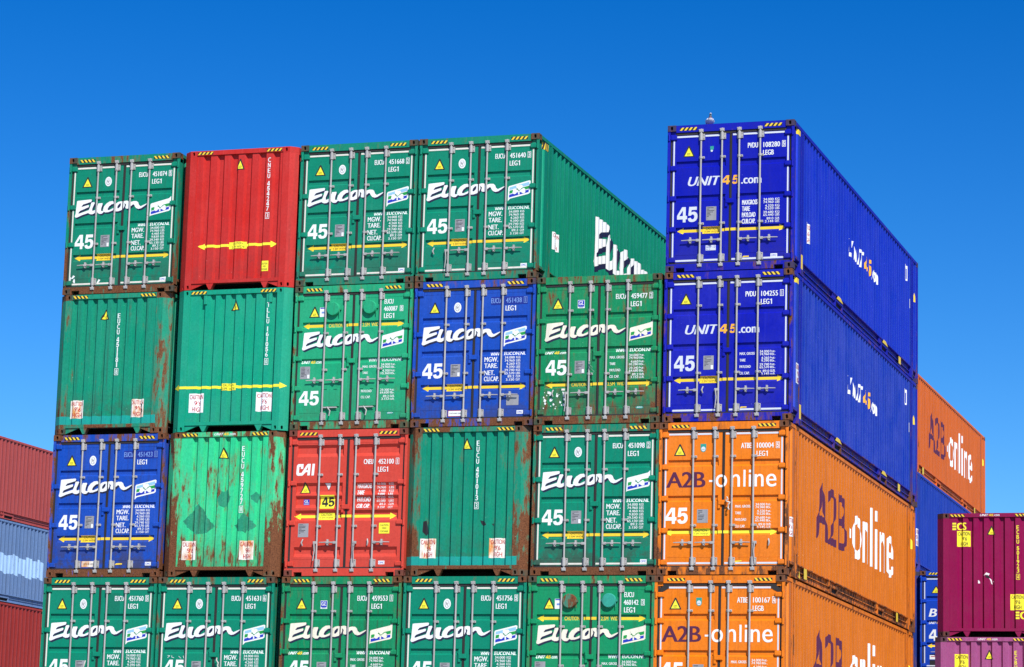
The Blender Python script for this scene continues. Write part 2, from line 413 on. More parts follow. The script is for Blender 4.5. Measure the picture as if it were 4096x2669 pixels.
def chevrons(d, z0=2.788, z1=2.846, flip=False, xs=((.24, .585), (1.915, 2.26)), alt=False):
    for a, b in xs:
        d.rect(a, b, z0, z1, 'black', 0); n = 4; p = (b - a) / n
        sl = -.045 if flip else .045
        for i in range(n):
            x = a + i * p + (.0 if sl > 0 else .045)
            q = [(x, z0), (x + .042, z0), (x + .042 + sl, z1), (x + sl, z1)]
            q = [(min(max(u, a), b), v) for u, v in q]
            if q[1][0] - q[0][0] > .005 or q[2][0] - q[3][0] > .005: d.poly(q, 'yellow', 1)
def hazard(root, flip=False, xs=((.24, .585), (1.915, 2.26)), z0=2.788, z1=2.846, y=.018):
    for x in xs:
        d = Decal(surf_flat(y)); chevrons(d, z0, z1, flip, (x,)); d.build('hazard_stripes', root)
def arrow(d, z, x0=.2, x1=2.34, box=(.71, 1.06), style='box', col='yellow', hw=.13):
    h = .027
    def bar(a, b): d.rect(a, b, z - h, z + h, col, 0)
    if style == 'box': bar(x0 + hw * .7, x1 - hw * .7)
    else:
        bar(x0 + hw * .7, .64); bar(1.10, 1.36); bar(1.84, x1 - hw * .7)
    d.poly([(x0, z), (x0 + hw, z - .065), (x0 + hw, z + .065)], col, 0); d.poly([(x1, z), (x1 - hw, z + .065), (x1 - hw, z - .065)], col, 0)
    if style == 'box':
        d.rect(box[0], box[1], z - .07, z + .07, col, 1); c = (box[0] + box[1]) / 2
        d.text('CAUTION', c - .115, c + .115, z + .012, z + .056, 'black', 2, .01); d.text('2.5M WIDE', c - .14, c + .14, z - .055, z - .012, 'black', 2, .01)
    else:
        d.text('CAUTION', .72, 1.02, z - .035, z + .035, col, 0, .02); d.text('2.5M  WIDE', 1.44, 1.82, z - .035, z + .035, col, 0, .02)
def number(d, pre, num, chk, code, z=2.425, xr=2.32, patch=False, h=.10, ink='white'):
    if patch:
        d.rect(1.585, 1.80, z - .03, z + .125, 'patchblue', 0); d.rect(1.86, 2.335, z - .03, z + .125, 'patchblue', 0); ink = 'dimblue'
    d.text(pre, 1.585, 1.785, z, z + h, ink, 1, .03); d.text(num, 1.89, 2.215, z, z + h, ink, 1, .03, 0, 1.05)
    x0 = 2.255
    for a, b, c, e in ((x0, x0 + .07, z - .01, z - .001), (x0, x0 + .07, z + .106, z + .115), (x0, x0 + .009, z - .01, z + .115), (x0 + .061, x0 + .07, z - .01, z + .115)):
        d.rect(a, b, c, e, ink, 1)
    d.text(chk, x0 + (.029 if chk == '1' else .018), x0 + (.041 if chk == '1' else .053), z + .006, z + .097, ink, 2, .02)
    size_code(d, code, z - .155)
def size_code(d, code, z, x0=1.885):
    if code[-1] != '1': return d.text(code, x0, x0 + .21, z, z + .10, 'white', 1, .03)
    d.text(code[:-1], x0, x0 + .165, z, z + .10, 'white', 1, .03); a = x0 + .185
    d.poly([(a + .012, z), (a + .030, z), (a + .030, z + .10), (a + .014, z + .10), (a - .004, z + .082), (a - .004, z + .068), (a + .012, z + .076)], 'white', 1)
def unit45(d, x0, x1, z0, z1, gap=False, layer=0, dot=True):
    w_ = x1 - x0
    if gap:      # large letters spread over the two doors
        d.text('UNIT', x0, x0 + .66, z0, z1, 'silver', layer, .045, .3); d.text('4', x0 + .675, x0 + .83, z0 + .005, z1, 'amber', layer, .05, .1)
        d.text('5', x0 + .88, x0 + 1.0, z0 + .005, z1, 'amber', layer, .05, .1); d.text('.com', x0 + 1.05, x0 + 1.45, z0, z1 - .065, 'silver', layer, .06)
    else:
        d.text('UNIT', x0, x0 + w_ * .44, z0, z1, 'white', layer, .045, .35); d.text('45', x0 + w_ * .455, x0 + w_ * .68, z0, z1, 'yellow', layer, .05, .1)
        d.text('.com', x0 + w_ * .70, x1, z0, z0 + (z1 - z0) * .8, 'white', layer, .03)
def weights(d, style, vals):
    if style == 'M':
        for t, x1, z in (('MGW.', 1.76, 1.265), ('TARE.', 1.755, 1.14), ('NET.', 1.695, 1.00), ('CU.CAP.', 1.785, .88)):
            d.text(t, 1.48, x1, z, z + .093, 'white', 0, .03)
        for i, (a, b) in enumerate(vals):
            z = 1.318 - i * .0625; d.text(a, 2.10 - .034 * len(a), 2.10, z, z + .047, 'white', 0, .02); d.text(b, 2.13, 2.215, z, z + .047, 'white', 0, .02)
    elif style == 'X':
        for t, x1, z in (('MAXGROSS', 1.785, 1.27), ('TARE', 1.64, 1.145), ('PAYLOAD', 1.75, 1.025), ('CUB.CAP.', 1.75, .90)):
            d.text(t, 1.485, x1, z, z + .093, 'white', 0, .03)
        for i, (a, b) in enumerate(vals):
            z = 1.335 - i * .0625 + (.008 if i % 2 else 0); d.text(a, 2.10 - .033 * len(a), 2.10, z, z + .046, 'white', 0, .02); d.text(b, 2.13, 2.215, z, z + .046, 'white', 0, .02)
    elif style == 'S':
        for t, x1, z in (('MAX. GROSS', 1.775, 1.26), ('TARE', 1.60, 1.135), ('PAYLOAD', 1.70, 1.01), ('CU. CAP.', 1.68, .885)):
            d.text(t, 1.485, x1, z, z + .05, 'white', 0, .03)
        for i, (a, b) in enumerate(vals):
            z = 1.295 - i * .0625 + (.010 if i % 2 else 0); d.text(a, 2.06 - .031 * len(a), 2.06, z, z + .046, 'white', 0, .02); d.text(b, 2.08, 2.175, z, z + .046, 'white', 0, .02)
W260 = [('34.000', 'KGS'), ('74.960', 'LBS'), ('4.260', 'KGS'), ('9.390', 'LBS'), ('29.740', 'KGS'), ('65.570', 'LBS'), ('89.2', 'CU.M'), ('3.150', 'CU.FT')]
W460 = [('34.000', 'KGS'), ('74.960', 'LBS'), ('4.460', 'KGS'), ('9.830', 'LBS'), ('29.540', 'KGS'), ('65.130', 'LBS'), ('89.2', 'CU.M'), ('3.150', 'CU.FT')]
def kg(t, tl, p, pl, c, cf): return [('34.000', 'kg.'), ('74.960', 'lb.'), (t, 'kg.'), (tl, 'lb.'), (p, 'kg.'), (pl, 'lb.'), (c, 'cu.m.'), (cf, 'cu.ft.')]
W320X = [('34.000', 'KG'), ('74.960', 'LBS'), ('4.320', 'KG'), ('9.520', 'LBS'), ('29.680', 'KG'), ('65.440', 'LBS'), ('89.0', 'CU.M.'), ('3.144', 'CU.FT.')]
def plate(d, x0=.785, x1=.985, z0=.985, z1=1.235, sticker=True):
    d.rect(x0, x1, z0, z1, 'plate', 0)
    r = random.Random(int(x0 * 100))
    for i in range(7): d.rect(x0 + .02, x0 + .05 + r.random() * .12, z1 - .028 - i * .028, z1 - .020 - i * .028, 'black', 1)
    if sticker: d.rect(x1 - .055, x1 - .01, z0 + .01, z0 + .085, 'white', 2)
def maker(d, x0=2.165, t='CIMC', z=.24, teal=False):
    if teal: d.disc(x0 + .065, z + .025, .08, .025, 'teal', 0); d.text(t, x0 + .01, x0 + .12, z + .01, z + .04, 'white', 1, .03, .2)
    else: d.rect(x0, x0 + .13, z - .012, z + .058, 'white', 0); d.text(t, x0 + .012, x0 + .118, z + .005, z + .040, 'royal', 1, .02)
def caution96(d, x0, x1, z0, z1, base='white', ink='redink'):
    d.rect(x0, x1, z0, z1, base, 0); h = z1 - z0; w_ = x1 - x0
    d.text('CAUTION', x0 + w_ * .06, x1 - w_ * .04, z0 + h * .70, z0 + h * .93, ink, 1, .01)
    d.text("9'6", x0 + w_ * .38, x1 - w_ * .25, z0 + h * .38, z0 + h * .62, ink, 1, .01)
    d.text('HIGH', x0 + w_ * .25, x1 - w_ * .18, z0 + h * .06, z0 + h * .30, ink, 1, .01)
def vertical(d, s, x, z, ink='white', w_=.062, p=.112, h=.095):
    pre, num, chk = s
    for ch in pre: d.text(ch, x, x + w_ * (.95), z - h, z, ink, 0, .03); z -= p
    z -= .045
    for ch in num:
        k = .35 if ch == '1' else .9
        d.text(ch, x + w_ * (1 - k) / 2, x + w_ * (1 + k) / 2, z - h, z, ink, 0, .03); z -= p * .93
    z -= .04
    for a, b, c, e in ((x - .012, x + w_ + .012, z - h - .02, z - h - .01), (x - .012, x + w_ + .012, z + .008, z + .018), (x - .012, x - .003, z - h - .02, z + .018), (x + w_ + .003, x + w_ + .012, z - h - .02, z + .018)):
        d.rect(a, b, c, e, ink, 0)
    d.text(chk, x + (.026 if chk == '1' else .012), x + w_ - (.026 if chk == '1' else .012), z - h + .004, z - .004, ink, 0, .02)
def a2b(d, x0, x1, z0, h, purple_layer=0):
    w_ = x1 - x0
    X = lambda t: x0 + w_ * t
    d.text('A2B', X(0), X(.36), z0, z0 + h, 'purple', 0, .038, 0, .95)
    d.rect(X(.392), X(.428), z0 + h * .33, z0 + h * .45, 'white', 0)
    hh = h * 1.08; xh = h * .80
    d.text('o', X(.452), X(.555), z0 - h * .02, z0 + xh, 'white', 0, .015); d.text('n', X(.588), X(.672), z0, z0 + xh, 'white', 0, .015)
    d.rect(X(.703), X(.722), z0, z0 + hh, 'white', 0); d.rect(X(.752), X(.771), z0, z0 + xh * .97, 'white', 0); d.rect(X(.752), X(.771), z0 + xh * 1.13, z0 + hh, 'white', 0)
    d.text('n', X(.803), X(.885), z0, z0 + xh, 'white', 0, .015); d.text('e', X(.908), X(1), z0 - h * .02, z0 + xh, 'white', 0, .015)

# ------------------------------------------------------------------ shared container meshes (local: x 0..2.5, y 0..13.7, z 0..2.896)
_mc = {}
def cached(key, fn):
    if key not in _mc: _mc[key] = fn()
    return _mc[key]

def casting_mesh(front=True, right=True):
    """0.178 x 0.162 x 0.118 steel corner with oval holes; origin at its outer (-x or +x, -y) lower corner"""
    m_ = MB(); sx, sy, sz = .168, .178, .118
    m_.holed((0, 0, 0), (1, 0, 0), (0, 0, 1), sx, sz, .052, .080, .06)
    if right: m_.holed((sx, 0, 0), (0, 1, 0), (0, 0, 1), sy, sz, .052, .080, .06); m_.add([(0, 0, 0), (0, sy, 0), (0, sy, sz), (0, 0, sz)], [(0, 1, 2, 3)])
    else: m_.add([(sx, 0, 0), (sx, sy, 0), (sx, sy, sz), (sx, 0, sz)], [(0, 1, 2, 3)]); m_.holed((0, sy, 0), (0, -1, 0), (0, 0, 1), sy, sz, .052, .080, .06)
    m_.add([(0, sy, 0), (sx, sy, 0), (sx, sy, sz), (0, sy, sz)], [(0, 1, 2, 3)])
    m_.add([(0, 0, sz), (sx, 0, sz), (sx, sy, sz), (0, sy, sz)], [(0, 1, 2, 3)]); m_.add([(0, 0, 0), (sx, 0, 0), (sx, sy, 0), (0, sy, 0)], [(3, 2, 1, 0)])
    return m_.mesh('corner_casting', fix=False)
def chamfer_casting_mesh(right=True, top=False):
    """corner of the closed end with its outer edge cut at an angle, a hole in each face"""
    m_ = MB(); sx, sy, sz = .30, .19, .118
    if right:
        m_.holed((W - sx, 0, 0), (1, 0, 0), (0, 0, 1), sx - CH_W, sz, .05, .078, .06)
        u = Vector((CH_W, CH_D, 0)); ln = u.length
        m_.holed((W - CH_W, 0, 0), u.normalized(), (0, 0, 1), ln, sz, .05 if not top else .001, .078 if not top else .002, .06, cu=.36)
        o_ = [(W - sx, 0), (W - CH_W, 0), (W, CH_D), (W, sy), (W - sx, sy)]
    else:
        m_.holed((CH_W, 0, 0), (1, 0, 0), (0, 0, 1), sx - CH_W, sz, .05, .078, .06)
        u = Vector((CH_W, -CH_D, 0)); ln = u.length
        m_.holed((0, CH_D, 0), u.normalized(), (0, 0, 1), ln, sz, .05 if not top else .001, .078 if not top else .002, .06, cu=.64)
        o_ = [(sx, 0), (CH_W, 0), (0, CH_D), (0, sy), (sx, sy)]
    n = len(o_); v = [(a, b, 0) for a, b in o_] + [(a, b, sz) for a, b in o_]
    m_.add(v, [tuple(range(n)), tuple(range(n, 2 * n)), (2, 3, n + 3, n + 2), (3, 4, n + 4, n + 3), (4, 0, n, n + 4)])
    return m_.mesh('corner_casting', fix=False)

def side_wall_mesh(mirror=False):
    m_ = MB(); z0, z1 = .285, 2.825
    X = (lambda x: W - x) if mirror else (lambda x: x)
    vs = []
    for y, d in SPR: vs += [(X(SX - d), y, z0), (X(SX - d), y, z1)]
    fs = [(2 * i, 2 * i + 2, 2 * i + 3, 2 * i + 1) for i in range(len(SPR) - 1)]
    if mirror: fs = [tuple(reversed(f)) for f in fs]
    m_.add(vs, fs)
    return m_.mesh('side_wall', fix=False)
def side_frame(m_, mirror=False, closed=False):
    def bx(x0, x1, *a, mi=0):
        if mirror: x0, x1 = W - x1, W - x0
        m_.box(x0, x1, *a, mi)
    y0 = .19
    bx(2.44, 2.5, y0, L - .18, 2.822, 2.890)                           # top rail
    bx(2.30, 2.435, .92, 12.80, .03, .284)                             # bottom rail web (recessed)
    bx(2.436, 2.496, .92, 12.80, .262, .284); bx(2.436, 2.478, .92, 12.80, .02, .048); bx(2.436, 2.462, .92, 12.80, .145, .165)
    for a, b in ((.62, .92), (12.80, 13.10)):                          # 40 ft posts with their feet
        bx(2.40, 2.494, a, b, .02, .285); bx(2.492, 2.499, a + .02, a + .10, .02, 2.822); bx(2.492, 2.499, b - .10, b - .02, .02, 2.822)
        bx(2.497, 2.505, a + .04, b - .04, 0, .12); bx(2.505, 2.5075, (a + b) / 2 - .03, (a + b) / 2 + .03, .02, .10, mi=1)
    for a, b in ((y0, .62), (13.10, L - .19)):                         # tunnel ends
        bx(2.25, 2.33, a, b, .06, .284); bx(2.33, 2.49, a, b, .235, .284)
    for a in (4.10, 9.15):                                             # fork pockets
        bx(2.436, 2.484, a, a + .05, .02, .20); bx(2.436, 2.484, a + .70, a + .75, .02, .20); bx(2.436, 2.484, a + .05, a + .70, .155, .20)
        bx(2.436, 2.440, a + .05, a + .70, .02, .155, mi=1)
        for q in (-.28, -.16, -.04): bx(2.436, 2.490, a + q, a + q + .02, .165, .262)

def door_frame_mesh(cut=False):
    m_ = MB()
    m_.box(0, .055, .012, .16, .118, 2.778); m_.box(W - .055, W, .012, .16, .118, 2.778)          # corner posts
    m_.box(.168, W - .168, .018, .14, 2.752, 2.893)                    # header
    m_.box(.0, .16, .045, .16, 2.70, 2.777); m_.box(W - .16, W, .045, .16, 2.70, 2.777)
    m_.box(.168, .20, .012, .19, .0, .118); m_.box(W - .20, W - .168, .012, .19, .0, .118)
    m_.box(.20, W - .20, .012, .19, .078, .152); m_.box(.375, W - .375, .012, .19, .004, .078)   # sill over the lift pockets
    m_.box(.0, .20, .02, .16, .119, .152); m_.box(W - .20, W, .02, .16, .119, .152)
    m_.box(.20, .375, .15, .17, .0, .078, 1); m_.box(W - .375, W - .20, .15, .17, .0, .078, 1)
    for mir in (False, True): side_frame(m_, mir)
    m_.box(.06, W - .06, L - .06, L - .01, .12, 2.80); m_.box(.165, W - .165, L - .1, L, 2.78, 2.893); m_.box(.165, W - .165, L - .1, L, .02, .14)
    for x in (0, W - .16): m_.box(x, x + .16, L - .16, L - .003, .12, 2.776)
    return m_.mesh('frame', [None, None])
def end_frame_mesh():
    m_ = MB()
    for z0, z1 in ((.118, 2.778),):
        m_.prism([(CH_W, 0.001), (.30, 0.001), (.30, .16), (0, .19), (0, CH_D + .001)], 'z', z0, z1)
        m_.prism([(W - CH_W, 0.001), (W - .30, 0.001), (W - .30, .16), (W, .19), (W, CH_D + .001)], 'z', z0, z1)
    m_.box(.302, W - .302, .0, .14, 2.800, 2.893); m_.box(.302, W - .302, -.002, .14, .128, .195)
    m_.box(.302, W - .302, .55, .6, .0, .127, 1)
    m_.prism([(.302, .127), (.60, .127), (.302, .01)], 'y', .02, .05); m_.prism([(W - .302, .127), (W - .60, .127), (W - .302, .01)], 'y', .02, .05)
    for x in (.62, 1.82): m_.prism([(x, .127), (x + .17, .127), (x + .11, -.0), (x + .07, -.0)], 'y', .004, .12)
    for mir in (False, True): side_frame(m_, mir)
    m_.box(.06, W - .06, L - .06, L - .01, .12, 2.80); m_.box(.165, W - .165, L - .1, L, 2.78, 2.893); m_.box(.165, W - .165, L - .1, L, .02, .14)
    for x in (0, W - .16): m_.box(x, x + .16, L - .16, L - .003, .12, 2.776)
    return m_.mesh('frame', [None, None])
def end_panel_mesh(pitch):
    pr = [p for p in end_profile(pitch) if .3001 < p[0] < 2.1999]; m_ = MB(); vs = []
    for x, d in pr: vs += [(x, d, .196), (x, d, 2.80)]
    m_.add(vs, [(2 * i, 2 * i + 2, 2 * i + 3, 2 * i + 1) for i in range(len(pr) - 1)])
    return m_.mesh('end_panel', fix=False)
def roof_mesh():
    m_ = MB(); m_.box(.02, W - .02, .14, L - .1, 2.80, 2.882); return m_.mesh('roof')
def floor_mesh():
    m_ = MB(); m_.box(.05, W - .05, .2, L - .1, .145, .175)
    for i in range(30): m_.box(.25, W - .25, .75 + i * .42, .80 + i * .42, .03, .144)
    return m_.mesh('floor')
def door_mesh(kind, side, cut=False):
    """one leaf: flat border with the pressed steps inside it"""
    m_ = MB(); z0, z1 = .178, 2.700
    xo = (.098, 1.222) if side == 0 else (1.278, 2.402)
    a, b = DOORX[side]; pr = [p for p in door_profile(RECS[kind]) if z0 < p[0] < z1]
    lo, hi = pr[0][0] - .02, pr[-1][0] + .02
    q = lambda x, z, y=YD: (x, y, z)
    if cut:
        c = .17
        top = [(xo[0], hi), (xo[1], hi), (xo[1], z1)] + [(xo[0] + c, z1), (xo[0], z1 - c * .6)] if side == 0 else [(xo[0], hi), (xo[1], hi), (xo[1], z1 - c * .6), (xo[1] - c, z1), (xo[0], z1)]
    else: top = [(xo[0], hi), (xo[1], hi), (xo[1], z1), (xo[0], z1)]
    m_.add([q(x, z) for x, z in top], [tuple(range(len(top)))])
    m_.add([q(xo[0], z0), q(xo[1], z0), q(xo[1], lo), q(xo[0], lo)], [(0, 1, 2, 3)])
    m_.add([q(xo[0], lo), q(a, lo), q(a, hi), q(xo[0], hi)], [(0, 1, 2, 3)]); m_.add([q(b, lo), q(xo[1], lo), q(xo[1], hi), q(b, hi)], [(0, 1, 2, 3)])
    P = [(lo, 0)] + pr + [(hi, 0)]
    vs = []
    for z, d in P: vs += [(a, YD + d, z), (b, YD + d, z)]
    m_.add(vs, [(2 * i, 2 * i + 1, 2 * i + 3, 2 * i + 2) for i in range(len(P) - 1)])
    for x in (a, b):
        for i in range(0, len(pr), 4):
            g = pr[i:i + 4]; m_.add([(x, YD + d, z) for z, d in g], [(0, 1, 2, 3)])
    for x in (xo[0], xo[1]): m_.add([(x, YD, z0), (x, YD + .04, z0), (x, YD + .04, z1), (x, YD, z1)], [(0, 1, 2, 3)])
    m_.add([(xo[0], YD, z0), (xo[1], YD, z0), (xo[1], YD + .04, z0), (xo[0], YD + .04, z0)], [(0, 1, 2, 3)])
    # thin weld lines of the pressed panel
    m_.box(a, b, YD - .003, YD, 2.632, 2.638); m_.box(a, b, YD - .003, YD, .330, .336)
    return m_.mesh('door', fix=False)
def seal_mesh(cut=False):
    m_ = MB()
    m_.box(.056, .097, .05, .10, .178, 2.699); m_.box(W - .097, W - .056, .05, .10, .178, 2.699)
    m_.box(1.223, 1.277, .05, .10, .178, 2.699); m_.box(1.240, 1.262, .036, .05, .16, 2.73)
    m_.box(.165, W - .165, .035, .10, 2.702, 2.750); m_.box(.06, W - .06, .035, .10, .154, .177)
    if cut:
        m_.prism([(.10, 2.56), (.27, 2.66), (.27, 2.703), (.165, 2.703), (.10, 2.66)], 'y', .036, .09); m_.prism([(W - .10, 2.56), (W - .27, 2.66), (W - .27, 2.703), (W - .165, 2.703), (W - .10, 2.66)], 'y', .036, .09)
    return m_.mesh('rubber_seal')
def bar_mesh(x):
    m_ = MB(); y = .006
    m_.tube([(x, y, .10), (x, y, 2.80)], .0185, 10)
    for z in (.11, 2.765):                                             # cam ends
        m_.bev(x - .042, x + .042, y - .022, YD - .02, z - .030, z + .030, .008)
        m_.tube([(x - .045, y - .01, z + .018), (x + .045, y - .01, z + .018)], .012, 6)
    for z0, z1 in ((.175, .335), (2.575, 2.715)):                      # bearing plates
        m_.tube([(x, y, z0), (x, y, z1)], .033, 10); m_.bev(x - .052, x + .068, .022, YD - .001, z0 + .01, z1 - .01, .006)
        for dz in (.03, z1 - z0 - .04): m_.box(x + .044, x + .054, .017, .0215, z0 + dz, z0 + dz + .012, 1)
    return m_.mesh('locking_bar', [None, None])
def bracket_mesh(x, z):
    m_ = MB(); m_.bev(x - .040, x + .068, .012, YD - .001, z - .022, z + .022, .006); m_.tube([(x, .006, z - .024), (x, .006, z + .024)], .026, 8)
    m_.box(x + .042, x + .052, .008, .0119, z - .005, z + .005, 1)
    return m_.mesh('bracket', [None, None])
def handle_mesh(x, z, dr, down=False):
    m_ = MB()
    m_.bev(min(x, x + dr * .075), max(x, x + dr * .075), -.018, .024, z - .026, z + .026, .006)
    if down:
        m_.tube([(x + dr * .045, -.035, z), (x + dr * .03, -.035, z - .16), (x + dr * .05, -.045, z - .36)], [.015, .013, .010], 6)
        c = x + dr * .30
        m_.tube([(c, .02, z + .07), (c + dr * .02, -.01, z + .0), (c, .01, z - .06)], [.014, .018, .012], 6)
    else:
        m_.tube([(x + dr * .06, -.006, z), (x + dr * .20, -.012, z + .006), (x + dr * .36, -.012, z + .002)], [.016, .013, .010], 6)
        c = x + dr * .19
        m_.bev(c - .018, c + .018, -.016, YD - .001, z - .055, z + .063, .008); m_.bev(c - .032, c + .032, -.026, .0, z - .022, z + .022, .006)
    return m_.mesh('handle', [None])
def hinge_mesh(z, side):
    m_ = MB(); a, b = (.012, .185) if side == 0 else (W - .185, W - .012)
    i, o_ = (a + .05, b) if side == 0 else (a, b - .05)
    m_.bev(i, o_, .012, YD - .001, z - .046, z + .046, .010)
    x = a + .02 if side == 0 else b - .02
    m_.tube([(x, .004, z - .062), (x, .004, z + .062)], .019, 8); m_.bev(min(x, i), max(x, o_ if side else i), .008, .035, z - .032, z + .032, .004)
    return m_.mesh('hinge')
def latch_mesh(z=1.36):
    m_ = MB(); m_.bev(1.165, 1.325, .005, YD - .001, z - .045, z + .045, .008); m_.bev(1.15, 1.20, .015, YD - .001, z - .115, z + .11, .006)
    return m_.mesh('door_latch')
def tape_meshes(hz, cut=False):
    """white strips: above, below and down both sides of the doors"""
    y0, y1 = YD - .004, YD - .0012; bars = [.67, 1.085, 1.425, 1.835]; res = []
    for z in (2.652, .202):
        m_ = MB(); a0, a1 = (.27, 2.23) if cut and z > 2 else (.15, 2.35)
        for a, b in ((a0, bars[0] - .06), (bars[0] + .075, bars[1] - .06), (1.29, bars[2] - .06), (bars[2] + .075, bars[3] - .06), (bars[3] + .075, a1)): m_.box(a, b, y0, y1, z, z + .034)
        res.append(m_.mesh('reflective_tape', [None]))
    hs = sorted(hz)
    for x in (.112, W - .142):
        m_ = MB()
        for a, b in zip(hs, hs[1:]): m_.box(x, x + .028, y0, y1, a + .06, b - .06)
        res.append(m_.mesh('reflective_tape', [None]))
    return res

# ------------------------------------------------------------------ container builder
FAR = Matrix.Translation((0, 0, 0))
def tag(o, label, cat, group=None):
    o['label'] = label; o['category'] = cat
    if group: o['group'] = group
GROUP = 'shipping containers stacked in the yard'
_seed = [0]
def container(label, loc, col, door=None, closed=None, rust=.15, grime=.3, fade=.2, low=.35, frust=.45, crust=.75, hinges=None, bars=None, handles='hhhh', hz=None, tape='cream', cut=False, sfade=None, scol=None):
    _seed[0] += 1; sd_ = _seed[0]
    root = bpy.data.objects.new('shipping_container', None); COL.objects.link(root); root.location = loc; root.empty_display_size = .5
    tag(root, label, 'shipping container', GROUP)
    c = lin(col)[:3]; c = tuple(v * .95 for v in c)
    P = paint('container_paint', c, rust, grime, fade, low, sd_); F = paint('frame_paint', c, frust, grime + .1, fade, low * .35, sd_ + .5, .55)
    kc = min(1, crust) * .85
    Cc = paint('casting_paint', tuple(v * .55 * (1 - kc) + b_ * kc for v, b_ in zip(c, (.085, .055, .038))), crust * .7, .7, .2, .5, sd_ + .3, .65)
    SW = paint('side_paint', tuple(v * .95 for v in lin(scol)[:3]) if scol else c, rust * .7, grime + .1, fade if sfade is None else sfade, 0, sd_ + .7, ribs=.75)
    G = MAT['dark']
    if door:
        fr = obj('frame', cached(('df', cut), lambda: door_frame_mesh(cut)), root, [F, G])
    else:
        fr = obj('frame', cached('ef', end_frame_mesh), root, [F, G])
        obj('end_panel', cached(('ep', closed), lambda: end_panel_mesh(closed)), root, [P])
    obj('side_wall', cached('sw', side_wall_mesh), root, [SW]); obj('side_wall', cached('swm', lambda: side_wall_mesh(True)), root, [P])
    obj('roof', cached('roof', roof_mesh), root, [P]); obj('floor', cached('floor', floor_mesh), root, [MAT['rubber']])
    for z in (0, H - .118):
        if door:
            for r in (False, True):
                o = obj('corner_casting', cached(('cc', r), lambda r=r: casting_mesh(True, r)), root, [Cc, G]); o.location = (W - .168 if r else 0, -.0, z)
        else:
            for r in (False, True):
                o = obj('corner_casting', cached(('ch', r, z > 1), lambda r=r: chamfer_casting_mesh(r, z > 1)), root, [Cc if crust > .2 else F, G]); o.location = (0, 0, z)
        for r in (False, True):
            o = obj('corner_casting', cached(('cc', r), lambda r=r: casting_mesh(True, r)), root, [Cc, G]); o.location = (W if not r else .168, L, z); o.rotation_euler = (0, 0, pi)
    if door:
        hzs = hz or [2.65, 1.84, 1.05, .24]
        for sd2 in (0, 1):
            d = obj('door', cached(('door', door, sd2, cut), lambda: door_mesh(door, sd2, cut)), root, [P])
            for z in hzs:
                obj('hinge', cached(('hinge', z - (.12 if cut and z > 2.5 else 0), sd2), lambda: hinge_mesh(z - (.12 if cut and z > 2.5 else 0), sd2)), d, [P])
        obj('rubber_seal', cached(('seal', cut), lambda: seal_mesh(cut)), root, [MAT['rubber']])
        obj('door_latch', cached('latch', latch_mesh), root, [P])
        bz = bars or (2.02, 1.05)
        hh = {'vent': .975, 'deep': .655}.get(door, .60)
        for i, x in enumerate((.67, 1.085, 1.425, 1.835)):
            b = obj('locking_bar', cached(('bar', x), lambda: bar_mesh(x)), root, [MAT['steel'], MAT['black']])
            for z in bz: obj('bracket', cached(('brk', x, z), lambda: bracket_mesh(x, z)), b, [MAT['steel'], MAT['black']])
            dn = handles[i] == 'd'
            obj('handle', cached(('han', x, hh, dn), lambda: handle_mesh(x, hh, -1 if i < 2 else 1, dn)), b, [MAT['steel']])
        if tape:
            for q_ in cached(('tape', tuple(hzs), cut), lambda: tape_meshes(hzs, cut)): obj('reflective_tape', q_, root, [MAT[tape]])
    return root, P, F

XS = {0: -12.84, 1: -10.25, 2: -7.66, 3: -5.115, 4: -2.58, 5: -0.01}
def at(c, r, y=0., dx=0.): return (XS[c] + dx, y, ZTOP - PITCH * r - H)
SURF_HDR = surf_flat(.018)

